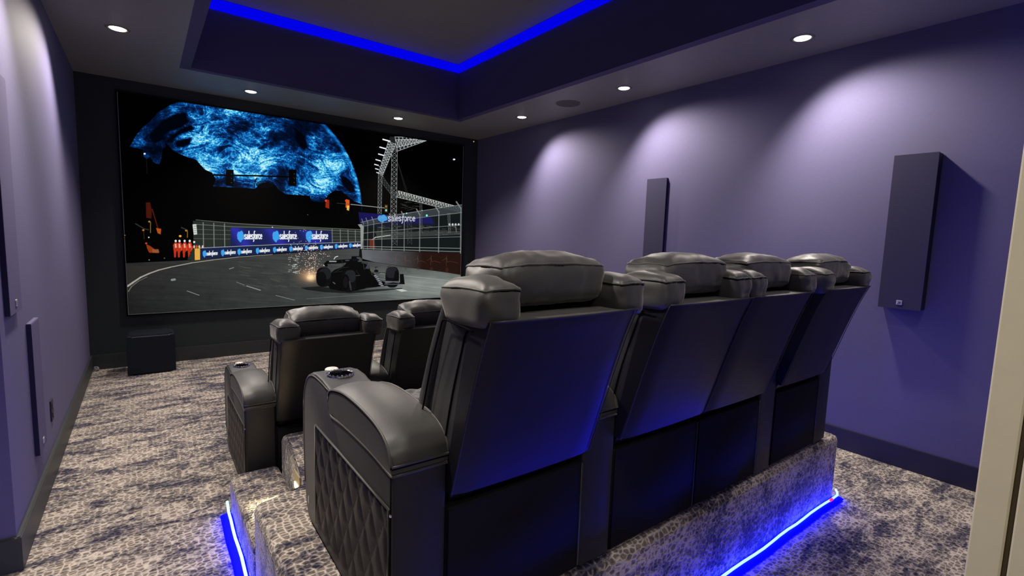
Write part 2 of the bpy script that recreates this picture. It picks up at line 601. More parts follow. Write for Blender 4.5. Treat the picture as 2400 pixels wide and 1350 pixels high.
pts = []
for i in range(22):
    t = i / 21
    pts.append((RX0 - .016 + wob(i), 2.875 + (RY0 - .014 - 2.875) * t, 0.014 + abs(wob(i + 3))))
pts[0] = (RX0 - .008, 2.882, 0.026)
pts2 = []
for i in range(34):
    t = i / 33
    pts2.append((RX0 - .010 + (3.262 - RX0 + .010) * t, RY0 - .018 + wob(i + 5), 0.014 + abs(wob(i + 9))))
pts2 += [(3.285, RY0 - .012, 0.022), (3.297, RY0 + .002, 0.03)]
def ribbon(name, pts, nrm, hw, hh, mat):
    bm = bmesh.new()
    rings = []
    for (x, y, z), (nx_, ny_) in zip(pts, nrm):
        rings.append([bm.verts.new((x + nx_ * hw * math.cos(a), y + ny_ * hw * math.cos(a), max(0.002, 0.011 + hh * math.sin(a)))) for a in [2 * math.pi * k_ / 12 for k_ in range(12)]])
    for A, B in zip(rings[:-1], rings[1:]):
        for s_ in range(12):
            bm.faces.new((A[s_], A[(s_ + 1) % 12], B[(s_ + 1) % 12], B[s_]))
    bm.faces.new(rings[0])
    bm.faces.new(list(reversed(rings[-1])))
    return from_bm(name, bm, mat, None, smooth=True)


rb = [(x - .015, y, z) for x, y, z in pts[1:]] 
rel(ribbon('halo_band', rb, [(1, 0)] * len(rb), 0.027, 0.009, 'led_halo'), led)  # wide band stands in for the glow beside the core
rb = [(x, y - .014, z) for x, y, z in pts2[1:-2]]
rel(ribbon('halo_band', rb, [(0, 1)] * len(rb), 0.027, 0.009, 'led_halo'), led_b)
rb = [(RX1 + .019, 1.10 + i * .085, 0.02) for i in range(20)]
rel(ribbon('halo_band', rb, [(1, 0)] * len(rb), 0.020, 0.009, 'led_halo'), led_r)
rel(tube('glowing_core', [(x - .003, y - .001, z + .0085) for x, y, z in pts], 0.0066, 'led_core', sides=8), led)
rel(tube('glowing_core', [(x, y - .006, z + .0085) for x, y, z in pts2], 0.0060, 'led_core', sides=8), led_b)
q = pts2[-4]
rel(tube('red_segment', [(q[0] - .030, q[1] - .008, q[2] + .0085), (q[0] + .012, q[1] - .008, q[2] + .009)], 0.0072, 'led_red', sides=8), led_b)

# glowing band in the tray, drawn in place of a strip's light bleed
lt = empty('tray_glow_band', (1.8, 3.2, ZT))
tag(lt, 'saturated blue light strip running round the top of the ceiling tray', 'light strip')
BZ0, BZ1, BD = 3.500, 3.598, 0.035
for a in ((TX0, TX1, TY1 - BD, TY1 - .001), (TX0, TX1, TY0 + .001, TY0 + BD), (TX0 + .006, TX0 + BD, TY0 + BD, TY1 - BD), (TX1 - BD, TX1 - .001, TY0 + BD, TY1 - BD)):
    rel(box('bleed_band', *a, BZ0, BZ1, 'led_tray_glow', bevel=0.01, seg=3), lt)

# ------------------------------------------------------------------ downlights
LAMPS = [(-0.10, 4.85, 'round ceiling downlight in the left strip, beside the screen wall'),
         (-0.10, 3.27, 'round ceiling downlight in the left strip, second from the screen wall'),
         (-0.10, 1.68, 'round ceiling downlight in the left strip, nearest the doorway'),
         (0.968, 6.02, 'small round downlight above the screen, left of the pair'),
         (2.638, 6.02, 'small round downlight above the screen, right of the pair'),
         (3.725, 4.86, 'round downlight by the right wall, farthest of the three'),
         (3.725, 3.27, 'round downlight by the right wall, middle of the three'),
         (3.735, 1.68, 'round downlight by the right wall, nearest and largest of the three')]
LAMPS += [(0.968, 0.53, 'round downlight over the aisle behind the back row, left of the rear pair'),
          (2.638, 0.53, 'round downlight over the aisle behind the back row, right of the rear pair')]
first = None
spot = bpy.data.lights.new('downlight_lamp', 'SPOT')
spot.energy = DOWN_W
spot.color = DOWN_COL
spot.spot_size = math.radians(126)
spot.spot_blend = 0.72
spot.shadow_soft_size = 0.06
for x, y, lab in LAMPS:
    if first is None:
        first = empty('downlight', (0, 0, 0))
        lathe('trim_ring', [(0.052, 0.0), (0.056, -0.004), (0.070, -0.005), (0.078, -0.001), (0.078, 0.0)], 'lamp_ring', first)
        lathe('lens', [(0.0, -0.010), (0.030, -0.009), (0.048, -0.004), (0.052, 0.0)], 'lamp', first)
        lob = bpy.data.objects.new('lamp', spot)
        COL.objects.link(lob)
        lob.location = (0, 0, -0.02)
        lob.parent = first
        d = first
    else:
        d = copy_tree(first)
    d.location = (x, y, ZC)
    tag(d, lab, 'downlight', 'ceiling downlights')
    for ch in d.children:                      # gimbal lamps, all swivelled a little toward the seats
        if ch.type == 'LIGHT':
            if y < 1.0:                            # the aisle pair is dimmed
                ch.data = ch.data.copy()
                ch.data.energy = DOWN_W * 0.26
            dx = 0.0 if y > 5.5 else (0.02 if x > 2 else -0.02)
            ch.rotation_euler = Vector((dx, -0.42, -1)).to_track_quat('-Z', 'Y').to_euler()

# hall lamp, behind the camera
hl = empty('hall_ceiling_lamp', (0.1, -1.0, ZC))
tag(hl, 'plain round flush ceiling lamp in the hall behind the doorway', 'lamp')
lathe('glass_bowl', [(0.0, -0.06), (0.08, -0.055), (0.13, -0.03), (0.15, 0.0)], 'button', hl)
al = bpy.data.lights.new('hall_lamp', 'AREA')
al.shape = 'DISK'
al.size = 0.3
al.energy = HALL_W
al.color = (1.0, 0.93, 0.80)
ao = bpy.data.objects.new('hall_lamp', al)
COL.objects.link(ao)
ao.location = (0, 0, -0.07)
ao.parent = hl

# flush ceiling speaker and sensor
cs = empty('ceiling_speaker', (3.71, 4.03, ZC))
tag(cs, 'round flush ceiling speaker between the downlights of the right strip', 'speaker')
lathe('rim', [(0.135, 0.0), (0.135, -0.004), (0.128, -0.006), (0.124, -0.003)], 'lamp_ring', cs, seg=40)
lathe('grille', [(0.0, -0.003), (0.124, -0.003)], 'grille', cs, seg=40)
sn = empty('infrared_sensor', (4.045, YS, 2.80))
tag(sn, 'tiny sensor with a red dot high in the corner right of the screen', 'sensor')
box('housing', -0.018, 0.018, -0.012, -0.0005, -0.02, 0.02, 'black_trim', sn, bevel=0.003)
rl = lathe('red_lens', [(0.0, 0.006), (0.007, 0.004), (0.010, 0.0)], 'red_dot', sn, seg=12)
rl.rotation_euler = (math.pi / 2, 0, 0)
rl.location = (0, -0.012, 0.0)
sn.location = (4.045, YS, 2.905)


# ------------------------------------------------------------------ wall speakers
def wall_speaker(label, side, y0, y1, z0, z1, thick, badge_y=None, group=None):
    x = XR if side > 0 else XL
    s = empty('wall_speaker', (x, (y0 + y1) / 2, z0))
    tag(s, label, 'speaker', group)
    sg = -1 if side > 0 else 1
    hw = (y1 - y0) / 2
    h = z1 - z0
    xs = sorted((sg * 0.0005, sg * (thick - 0.006)))
    box('cabinet', xs[0], xs[1], -hw + .002, hw - .002, 0.002, h - .002, 'speaker_side', s, bevel=0.002)
    xs = sorted((sg * (thick - 0.006), sg * thick))
    box('grille_cloth', xs[0], xs[1], -hw, hw, 0, h, 'speaker' if side > 0 else 'panel_cloth', s, bevel=0.001)
    if side < 0:
        box('lit_top_strip', 0.001, thick - 0.001, -hw, hw, h, h + .004, 'panel_cloth', s, bevel=0.001)  # pale strip paints the light falling on the cabinet's top
        box('side_edge', 0.001, thick - 0.0005, -hw - .0025, -hw - .0002, 0, h, 'speaker_side', s)
    xs = sorted((sg * thick, sg * (thick + .003)))
    b = box('badge', xs[0], xs[1], -0.016, 0.016, 0.028, 0.058, 'badge', s, bevel=0.001)
    b['label'] = 'small square silver badge'
    xs = sorted((sg * (thick + .003), sg * (thick + .0036)))
    for zz in (0.0365, 0.0425, 0.0485):
        box('badge_mark', xs[0], xs[1], -0.009, 0.009 - (0.004 if zz > .04 else 0), zz - .0014, zz + .0014, 'badge_dark', b)
    return s


wall_speaker('large slim dark speaker on the right wall, nearest the doorway, with silver badge', 1, 0.922, 1.157, 1.100, 2.118, 0.095)
wall_speaker('slim dark speaker on the right wall half hidden behind the headrests', 1, 2.99, 3.225, 1.10, 2.118, 0.030)
wall_speaker('tall slim speaker high on the left wall at the photo edge', -1, 2.93, 3.175, 1.09, 2.118, 0.018)
wall_speaker('shorter slim speaker low on the left wall, with silver badge near its foot', -1, 3.35, 3.565, 0.305, 0.985, 0.020)

# wall outlet
wo = empty('wall_outlet', (XL, 3.92, 0.31))
tag(wo, 'small dark outlet plate low on the left wall', 'outlet')
box('cover_plate', 0.0005, 0.007, -0.04, 0.04, 0, 0.125, 'speaker_side', wo, bevel=0.002)
for z in (0.035, 0.09):
    box('socket', 0.007, 0.010, -0.017, 0.017, z - .016, z + .016, 'base_navy', wo, bevel=0.002)

# small cable end in the far corner
ce = empty('cable_end', (-0.44, 6.40, 0))
tag(ce, 'little pale coil of cable on the carpet in the far left corner', 'cable')
tube('coil', [(0.022 * math.cos(a * .6) * (1 - a * .012), 0.022 * math.sin(a * .6), 0.008 + a * 0.0012) for a in range(28)], 0.0055, 'scrap', ce)

# ------------------------------------------------------------------ subwoofer
sb = empty('subwoofer', (0.018, 6.19, 0))
tag(sb, 'dark cube subwoofer on the carpet under the left end of the screen', 'subwoofer')
bm = bmesh.new()
bm_box(bm, -0.193, 0.193, -0.168, 0.168, 0.015, 0.392)
ve = [e for e in bm.edges if abs(e.verts[0].co.z - e.verts[1].co.z) > .1]
bmesh.ops.bevel(bm, geom=ve, offset=0.035, segments=6, affect='EDGES')
te = [e for e in bm.edges if all(v.co.z > .38 for v in e.verts)]
bmesh.ops.bevel(bm, geom=te, offset=0.008, segments=3, affect='EDGES')
autosmooth(from_bm('cabinet', bm, 'sub', sb))
bm = bmesh.new()
bm_box(bm, -0.197, 0.197, -0.172, -0.165, 0.012, 0.380)
bmesh.ops.bevel(bm, geom=list(bm.edges), offset=0.003, segments=2, affect='EDGES')
from_bm('front_grille', bm, 'sub_cloth', sb)
bm = bmesh.new()
bm_box(bm, -0.180, 0.180, -0.155, 0.155, 0.3925, 0.402)
ve = [e for e in bm.edges if abs(e.verts[0].co.z - e.verts[1].co.z) > .005]
bmesh.ops.bevel(bm, geom=ve, offset=0.03, segments=6, affect='EDGES')
te = [e for e in bm.edges if all(v.co.z > .40 for v in e.verts)]
bmesh.ops.bevel(bm, geom=te, offset=0.004, segments=2, affect='EDGES')
autosmooth(from_bm('top_panel', bm, 'sub', sb))
for x in (-.15, .15):
    for y in (-.13, .13):
        lathe('foot', [(0, 0.0), (0.02, 0.0), (0.02, 0.016), (0, 0.016)], 'black_trim', sb, seg=12, centre=(x, y, 0))
# ------------------------------------------------------------------ the picture on the screen, painted procedurally
# P: a point of the picture, given in the frame of the 4-corner view below, goes to canvas pixels
PW, PH = 2000, 1125
SRC = [(275, 215), (1082, 345), (1078, 693), (302, 737)]
DST = [(0, PH), (PW, PH), (PW, 0), (0, 0)]
A_, b_ = [], []
for (x, y), (u, v) in zip(SRC, DST):
    A_.append([x, y, 1, 0, 0, 0, -u * x, -u * y]); b_.append(u)
    A_.append([0, 0, 0, x, y, 1, -v * x, -v * y]); b_.append(v)
H_ = np.append(np.linalg.solve(np.array(A_, float), np.array(b_, float)), 1).reshape(3, 3)
HI = np.linalg.inv(H_)
img = np.zeros((PH, PW, 3), np.float32)
rng = np.random.default_rng(5)


def P(x, y):
    q = H_ @ np.array([x, y, 1.0])
    return q[0] / q[2], q[1] / q[2]


YY, XX = np.mgrid[0:PH, 0:PW].astype(np.float32)
_d = HI[2, 0] * XX + HI[2, 1] * YY + HI[2, 2]
SU = (HI[0, 0] * XX + HI[0, 1] * YY + HI[0, 2]) / _d      # view-frame coordinates of each canvas pixel
SV = (HI[1, 0] * XX + HI[1, 1] * YY + HI[1, 2]) / _d


def vnoise(x, y, seed):
    g = np.random.default_rng(seed).random((256, 256)).astype(np.float32)
    xi = np.floor(x).astype(int); yi = np.floor(y).astype(int)
    fx = x - xi; fy = y - yi
    fx = fx * fx * (3 - 2 * fx); fy = fy * fy * (3 - 2 * fy)
    a = g[yi & 255, xi & 255]; b = g[yi & 255, (xi + 1) & 255]
    c = g[(yi + 1) & 255, xi & 255]; d = g[(yi + 1) & 255, (xi + 1) & 255]
    return (a * (1 - fx) + b * fx) * (1 - fy) + (c * (1 - fx) + d * fx) * fy


def fbm(x, y, seed, octv=4, ridged=False):
    s = 0; a = 0.5; t = 0
    for i in range(octv):
        n = vnoise(x, y, seed + i)
        if ridged:
            n = 1 - np.abs(2 * n - 1)
            n = n ** 3
        s = s + a * n; t += a; a *= 0.6
        x = x * 2.03 + 17.1; y = y * 2.03 + 5.3
    return s / t


def coverage(pts, win):
    x0, x1, y0, y1 = win
    cov = np.zeros((y1 - y0, x1 - x0), np.float32)
    n = len(pts)
    for dx, dy in ((.25, .25), (.75, .25), (.25, .75), (.75, .75)):
        X = XX[y0:y1, x0:x1] + dx - .5; Y = YY[y0:y1, x0:x1] + dy - .5
        ins = np.zeros(X.shape, bool)
        for i in range(n):
            ax, ay = pts[i]; bx, by = pts[(i + 1) % n]
            if ay == by:
                continue
            c = ((ay > Y) != (by > Y)) & (X < (bx - ax) * (Y - ay) / (by - ay) + ax)
            ins ^= c
        cov += ins * .25
    return cov


def window(pts, pad=3):
    xs = [p[0] for p in pts]; ys = [p[1] for p in pts]
    x0 = max(0, int(min(xs)) - pad); x1 = min(PW, int(max(xs)) + pad + 1)
    y0 = max(0, int(min(ys)) - pad); y1 = min(PH, int(max(ys)) + pad + 1)
    return x0, x1, y0, y1


def lin(c):
    return np.array(srgb(*c)[:3], np.float32)


def poly(src, col, a=1.0):
    pts = [P(*p) for p in src]
    w_ = window(pts)
    if w_[1] <= w_[0] or w_[3] <= w_[2]:
        return
    cov = coverage(pts, w_)[..., None] * a
    s = img[w_[2]:w_[3], w_[0]:w_[1]]
    c = lin(col) if not callable(col) else col(SU[w_[2]:w_[3], w_[0]:w_[1]], SV[w_[2]:w_[3], w_[0]:w_[1]])
    s[:] = s * (1 - cov) + c * cov


def stroke(src, wd, col, a=1.0, wd2=None, glow=0):
    pts = [P(*p) for p in src]
    sc = 2.35
    n = len(pts) - 1
    for i in range(n):
        w0 = wd + ((wd2 if wd2 is not None else wd) - wd) * i / max(1, n)
        r = w0 * sc / 2
        ax, ay = pts[i]; bx, by = pts[i + 1]
        pad = int(r + 3 + glow * sc * 2)
        w_ = window([pts[i], pts[i + 1]], pad)
        if w_[1] <= w_[0] or w_[3] <= w_[2]:
            continue
        X = XX[w_[2]:w_[3], w_[0]:w_[1]]; Y = YY[w_[2]:w_[3], w_[0]:w_[1]]
        dx, dy = bx - ax, by - ay
        L = dx * dx + dy * dy + 1e-6
        t = np.clip(((X - ax) * dx + (Y - ay) * dy) / L, 0, 1)
        d = np.hypot(X - ax - t * dx, Y - ay - t * dy)
        cov = np.clip(r - d + .5, 0, 1) * min(1, 2 * r + .15)
        if glow:
            cov = np.maximum(cov, np.exp(-(d / (glow * sc)) ** 2) * .5)
        cov = cov[..., None] * a
        s = img[w_[2]:w_[3], w_[0]:w_[1]]
        s[:] = s * (1 - cov) + lin(col) * cov


def ellipse(cx, cy, rx, ry, col, a=1.0, rot=0, n=28, sq=1.0):
    pts = []
    for i in range(n):
        t = 2 * math.pi * i / n
        c_, s_ = math.cos(t), math.sin(t)
        x = rx * math.copysign(abs(c_) ** sq, c_); y = ry * math.copysign(abs(s_) ** sq, s_)
        pts.append((cx + x * math.cos(rot) - y * math.sin(rot), cy + x * math.sin(rot) + y * math.cos(rot)))
    poly(pts, col, a)


# --- stroke letters (x 0..1, y 0 at baseline up to 1 at x-height)
G = {
    's': [[(.85, .8), (.6, 1), (.3, 1), (.1, .8), (.2, .58), (.75, .42), (.88, .2), (.65, 0), (.3, 0), (.08, .18)]],
    'a': [[(.15, .85), (.4, 1), (.7, .95), (.82, .7), (.82, 0)], [(.82, .55), (.4, .55), (.12, .35), (.15, .1), (.4, 0), (.65, .05), (.82, .25)]],
    'l': [[(.5, 1.75), (.5, 0)]],
    'e': [[(.1, .5), (.88, .52), (.82, .85), (.5, 1), (.2, .85), (.1, .5), (.2, .12), (.5, 0), (.85, .12)]],
    'f': [[(.95, 1.7), (.65, 1.75), (.5, 1.45), (.25, -.45), (.0, -.55)], [(.1, .95), (.8, .95)]],
    'o': [[(.5, 0), (.15, .15), (.08, .5), (.18, .88), (.5, 1), (.82, .88), (.92, .5), (.85, .15), (.5, 0)]],
    'r': [[(.2, 0), (.2, 1)], [(.2, .6), (.45, .95), (.85, .98)]],
    'c': [[(.88, .8), (.6, 1), (.3, .92), (.1, .5), (.3, .08), (.6, 0), (.88, .18)]],
}
ADV = {'l': .5, 'f': .75, 'r': .72}


def word(text, x, y, wtot, h, col, wd, slope=0.0, a=1.0):
    tot = sum(ADV.get(ch, 1.0) for ch in text)
    k = wtot / tot
    cx = x
    for ch in text:
        ad = ADV.get(ch, 1.0)
        gx = k * .88 if ch not in 'l' else k * .5
        if ch == 'f':
            gx = k * .8
        for st in G[ch]:
            stroke([(cx + px * gx, y + slope * (cx + px * gx - x) - py * h) for px, py in st], wd, col, a)
        cx += ad * k


def cloud(cx, cy, wd, h, slope=0.0):
    for dx, dy, r in ((-.25, -.12, .30), (.12, -.22, .30), (.32, .05, .26), (-.05, .12, .36), (-.30, .12, .22)):
        ellipse(cx + dx * wd, cy + dy * h + slope * dx * wd, r * wd, r * h * 1.25, (62, 160, 232))
    ellipse(cx, cy + .38 * h, .18 * wd, .26 * h, (62, 160, 232))


# --- road
road = [(290, 617), (460, 609), (845, 581), (850, 611), (870, 613), (955, 626), (1085, 643), (1085, 700), (290, 745)]


def road_col(u, v):
    t = np.clip((u - 300) / 780, 0, 1)[..., None]
    s = np.clip((v - 590) / 130, 0, 1)[..., None]
    c = lin((34, 35, 34)) * (1 - t) + lin((86, 92, 91)) * t
    far = lin((50, 51, 50)) * (1 - t) + lin((92, 94, 93)) * t
    c = c * s + far * (1 - s)
    br = np.exp(-(((u - 1010) / 120) ** 2 + ((v - 672) / 34) ** 2))[..., None]
    c = c + br * lin((138, 146, 140)) * .95
    n = fbm(u / 60, (v - .06 * u) / 3.2, 40, 3)[..., None]
    n2 = fbm(u / 25, v / 25, 47, 3)[..., None]
    return c * (0.6 + .42 * n) * (0.75 + .3 * n2)


poly(road, road_col)
poly([(290, 640), (300, 625), (400, 620), (470, 607), (560, 602), (420, 625), (330, 655), (300, 676)], (48, 46, 42), .5)
# white road edge, dashes
stroke([(299, 671), (312, 662), (330, 650), (350, 641), (372, 633), (400, 626), (450, 616), (500, 609), (560, 602), (640, 596)], 3.6, (170, 168, 160), .85, .7)
stroke([(301, 683), (308, 672), (325, 659), (345, 649)], 2.0, (120, 118, 110), .7, .8)
for a_, b__, w_ in (((580, 670), (612, 680), 2.4), ((440, 682), (468, 692), 1.5), ((539, 630), (549, 627), 1.8), ((556, 661), (575, 668), 1.0), ((648, 692), (692, 703), 1.2), ((900, 615), (940, 622), 1.2), ((404, 656), (410, 655), 5)):
    stroke([a_, b__], w_, (150, 152, 148), .75)
stroke([(784, 607), (787, 602), (793, 600)], 1.8, (235, 235, 225), .9)
stroke([(890, 640), (960, 647), (1079, 660)], 1.2, (185, 190, 184), .55)
stroke([(840, 648), (950, 668), (1079, 690)], 1.4, (165, 165, 158), .35)
stroke([(720, 700), (860, 690), (1075, 676)], 1.6, (140, 146, 142), .25)
poly([(923, 676), (940, 676), (956, 681), (942, 683)], (205, 208, 200), .85)
for i in range(60):
    cx, cy = 560 + rng.random() * 200, 610 + rng.random() * 60
    stroke([(cx, cy), (cx + 12 + 18 * rng.random(), cy + 2 + 4 * rng.random())], .9, (118, 120, 112), .22)

# --- dark surroundings on the left: marshals, barrier objects
poly([(342, 474), (352, 474), (356, 492), (355, 512), (343, 510)], (74, 20, 9), .9)
stroke([(357, 490), (366, 520), (372, 540)], 2, (90, 26, 10), .8)
poly([(366, 534), (378, 536), (377, 549), (370, 546)], (190, 80, 24), .9)
for cx, cy, r, c in ((350, 519, 2.5, (170, 130, 50)), (336, 539, 2.6, (200, 120, 40)), (423, 553, 3.2, (250, 170, 60)), (343, 570, 2.5, (220, 70, 20)), (349, 556, 1.8, (240, 240, 230)), (437, 540, 2.5, (200, 140, 50)), (293, 551, 1.2, (220, 120, 40)), (350, 609, 1.5, (160, 150, 130)), (386, 605, 1.5, (110, 110, 100))):
    ellipse(cx, cy, r, r * .8, c, .95)
stroke([(353, 520), (353, 545)], 1.4, (150, 120, 40), .7)
stroke([(337, 541), (338, 560)], .8, (90, 60, 30), .7)
stroke([(440, 540), (440, 556)], 1.5, (170, 120, 40), .7)
poly([(343, 572), (352, 576), (372, 590), (372, 593), (350, 592), (345, 582)], (150, 58, 18), .85)
poly([(356, 584), (372, 584), (374, 592), (358, 592)], (150, 90, 50), .8)
stroke([(318, 524), (338, 536), (348, 538)], 2.5, (52, 52, 50), .7)
stroke([(426, 533), (440, 539)], 2.5, (60, 60, 58), .7)
for cx, lean in ((412, 0), (421, 1), (433, 2), (445, 4)):
    poly([(cx - 6, 574), (cx - 2, 568), (cx + 4, 568), (cx + 7, 576), (cx + 6 + lean, 586), (cx + 2, 590), (cx + 1, 603), (cx - 3, 603), (cx - 4, 590)], (188, 50, 26), .95)
    ellipse(cx + .5, 564.5, 2.6, 2.8, (232, 232, 228))
    poly([(cx - 2, 571), (cx + 2, 571), (cx + 3, 580), (cx - 1, 581)], (240, 190, 170), .75)
    stroke([(cx + 4, 577), (cx + 6, 586)], 1.2, (240, 100, 40), .8)

# --- left fence and banners
poly([(453, 517), (845, 537), (845, 571), (470, 582), (455, 585)], (40, 45, 42))
stroke([(460, 515), (560, 524), (700, 532), (845, 538)], 1.2, (112, 116, 112), .9)
stroke([(453, 525), (545, 531), (700, 535), (845, 543)], .9, (150, 152, 148), .8)
for k in range(1, 4):
    f = k / 4
    stroke([(455, 526 + 44 * f), (650, 535 + 35 * f), (845, 541 + 28 * f)], .8, (120, 125, 120), .7)
for x in [478, 503, 528] + [780, 799, 817, 834]:
    y0 = 520 + (x - 453) * .052
    y1 = 581 - (x - 470) * .034
    stroke([(x - 1, y0), (x, y1)], 1.8, (130, 134, 130), .85)
poly([(452, 526), (461, 525), (463, 549), (455, 550)], (205, 212, 205))
for k in range(4):
    stroke([(455.5, 530 + 5 * k), (460.5, 529.6 + 5 * k)], 1.2, (90, 95, 92), .9)


def ban(u, v):
    t = (np.sin((u - 545) / 84 * 2 * np.pi + .4 - (v - 550) * .05) * .5 + .5)[..., None]
    return lin((26, 34, 84)) * (1 - t ** 3) + lin((44, 46, 158)) * t ** 3


poly([(542, 533), (660, 537), (776, 541), (779, 569), (660, 572), (541, 577)], ban)
for cx, tx, wt in ((565, 574, 42), (648, 657, 40), (726, 733, 37)):
    cloud(cx, 553.5, 15, 22)
    word('salesforce', tx, 560, wt, 10.5, (238, 242, 246), 2.0, -.01)
poly([(470, 582), (660, 573.5), (845, 567.5), (845, 581.5), (660, 592), (470, 607.5)], (25, 36, 74))
stroke([(468, 581), (660, 572.5), (845, 566.5)], 1.3, (170, 178, 184), .9)
for cx in (480.5, 523.5, 562, 605, 645, 683, 719.5, 754.5, 789, 822):
    t = (cx - 470) / 375
    yb = 595.2 - t * 21.5
    cloud(cx, yb, 8.2 - 2.2 * t, 14 - 5 * t)
    word('salesforce', cx + 5, yb + 3.6 - t, 26 - 5.5 * t, 5.6 - 1.6 * t, (236, 240, 244), 1.25, -.06)
poly([(457, 582), (470, 582), (470, 608.5), (457.5, 609.5)], (222, 170, 72))
poly([(452, 583), (457, 582), (457.5, 610), (440, 608)], (40, 42, 40))
for cx in (456, 462, 468, 476):
    ellipse(cx, 578, 2.2, 3.6, (225, 200, 180) if cx != 462 else (225, 90, 40), .9)
ellipse(456, 567, 2.4, 2.6, (235, 235, 230))
stroke([(639, 532), (640, 532.5)], 2, (240, 240, 235))

# --- blue sphere
circ = [(565 + 283 * math.cos(t), 497 + 284 * math.sin(t)) for t in np.linspace(-math.pi * 1.08, .02, 60)]
mask_pts = [(304, 343), (318, 318), (332, 300), (350, 286), (372, 262), (400, 246), (430, 236), (470, 232), (560, 210)] + [p for p in circ if p[0] > 590] + \
    [(848, 478), (830, 472), (818, 462), (800, 448), (786, 446), (770, 456), (758, 474), (729, 472), (727, 459), (700, 457), (672, 455), (655, 446), (646, 434), (628, 427), (612, 430), (604, 436), (600, 442), (560, 440), (500, 437), (507, 420), (497, 404), (482, 398), (472, 388), (460, 374), (440, 368), (420, 360), (406, 353), (392, 338), (386, 332), (390, 342), (381, 352), (378, 372), (373, 385), (362, 382), (352, 368), (344, 372), (336, 366), (335, 350)]
pm = [P(*p) for p in mask_pts]
wn = window(pm)
cov = coverage(pm, wn)
u = SU[wn[2]:wn[3], wn[0]:wn[1]]; v = SV[wn[2]:wn[3], wn[0]:wn[1]]
# swirling domain warp, streaks drawn out along the flow
ux = u / 70; vy = v / 70
w1 = fbm(ux * .9, vy * 1.3, 1, 3) - .5; w2 = fbm(ux * .9 + 31, vy * 1.3 + 11, 9, 3) - .5
swx = np.zeros_like(u); swy = np.zeros_like(u)
for cx, cy, rad, amp in ((527, 362, 34, 2.2), (562, 378, 40, -1.6), (500, 315, 36, 1.2), (757, 426, 24, 2.0), (788, 384, 26, 2.2), (745, 406, 20, -1.8), (600, 398, 52, 1.0), (620, 320, 70, .8), (430, 300, 40, -.8), (355, 330, 24, 1.5)):
    dx_ = u - cx; dy_ = (v - cy) * 1.5
    rr_ = np.hypot(dx_, dy_) / rad
    an = amp * np.exp(-rr_ ** 2)
    ca, sa = np.cos(an), np.sin(an)
    swx += dx_ * ca - dy_ * sa - dx_; swy += (dx_ * sa + dy_ * ca - dy_) / 1.5
U2 = u + swx; V2 = v + swy
slope_ = np.clip((u - 470) / 300, -.35, 1.1)           # streaks bend downward to the right
qx = U2 / 46 + 1.5 * w1; qy = (V2 - .28 * slope_ * (U2 - 520)) / 15 + 3.0 * w2
fil = fbm(qx * .9, qy * .9, 23, 5, True)
fil2 = fbm(qx * 2.6 + 9, qy * 2.2, 29, 4, True)
fine = vnoise(u / 1.6, v / 1.3, 71) * vnoise(u / 3.1, v / 2.4, 73)
dens = fbm(ux * 1.6 + 3, vy * 2.2 + 8, 33, 4)
g = lambda cx, cy, sx, sy: np.exp(-(((u - cx) / sx) ** 2 + ((v - cy) / sy) ** 2))
lum = .34 + 1.0 * g(472, 322, 40, 24) + .7 * g(600, 372, 70, 24) + .85 * g(500, 395, 56, 22) + .5 * g(520, 255, 60, 16) + .85 * g(778, 400, 32, 36) + .55 * g(740, 440, 46, 18) + .4 * g(735, 325, 26, 24) - .5 * g(692, 312, 30, 42) - .2 * g(645, 305, 50, 18) + .25 * g(330, 330, 20, 16)
lum = np.clip(lum + (dens - .5) * 1.5, .06, 1.6)
val = lum * (.10 + 2.0 * fil ** 1.3 + 1.7 * fil2 ** 1.5) * (.62 + 1.5 * fine) + .05
for cx, cy, a1, b1, rt in ((527, 363, 22, 9, -.7), (560, 375, 26, 10, .1), (520, 333, 20, 8, 0), (757, 427, 13, 8, .3), (790, 382, 15, 20, -.3), (745, 408, 15, 7, 0), (600, 400, 48, 14, .1)):
    X = (u - cx) * math.cos(rt) + (v - cy) * math.sin(rt); Y = -(u - cx) * math.sin(rt) + (v - cy) * math.cos(rt)
    rr = np.hypot(X / a1, Y / b1) + (w1 * .5)
    val = val + .40 * np.exp(-((rr - 1) * 6) ** 2) * (.3 + 2 * fil) + .25 * np.exp(-((rr - .6) * 7) ** 2) * (.2 + 2 * fil)
rim = np.hypot((u - 565) / 283, (v - 497) / 284)
val = val + .45 * np.exp(-((rim - .985) * 70) ** 2) * (u > 690)
# dark openings in the net
for hole in ([(350, 318), (362, 300), (384, 282), (410, 267), (436, 262), (441, 284), (425, 299), (400, 306), (384, 318), (372, 332), (360, 336)],
             [(398, 322), (420, 303), (446, 292), (457, 299), (452, 306), (430, 312), (412, 322), (404, 334), (392, 333)],
             [(410, 332), (432, 324), (452, 322), (446, 338), (430, 346), (414, 344)],
             [(798, 412), (812, 416), (828, 434), (832, 450), (820, 450), (802, 434)],
             [(690, 300), (712, 318), (722, 345), (712, 352), (695, 330)]):
    ph = [P(*p) for p in hole]
    hc = coverage(ph, wn)
    k_ = np.ones(13) / 13
    for ax in (0, 1):
        hc = np.apply_along_axis(lambda r_: np.convolve(r_, k_, 'same'), ax, hc)
    val = val * (1 - .96 * hc)
val = np.clip((val * .80 - .05) * np.clip((u - 290) / 150, .5, 1), 0, 1.7)
pal = [(0.0, (0, 3, 12)), (.15, (2, 26, 66)), (.35, (6, 66, 138)), (.6, (22, 124, 200)), (.85, (60, 178, 232)), (1.15, (125, 218, 246)), (1.7, (200, 245, 255))]
sph = np.zeros((*val.shape, 3), np.float32)
for c_i in range(3):
    sph[..., c_i] = np.interp(val, [p[0] for p in pal], [lin(p[1])[c_i] for p in pal])
sw = img[wn[2]:wn[3], wn[0]:wn[1]]
sw[:] = sw * (1 - cov[..., None]) + sph * cov[..., None]
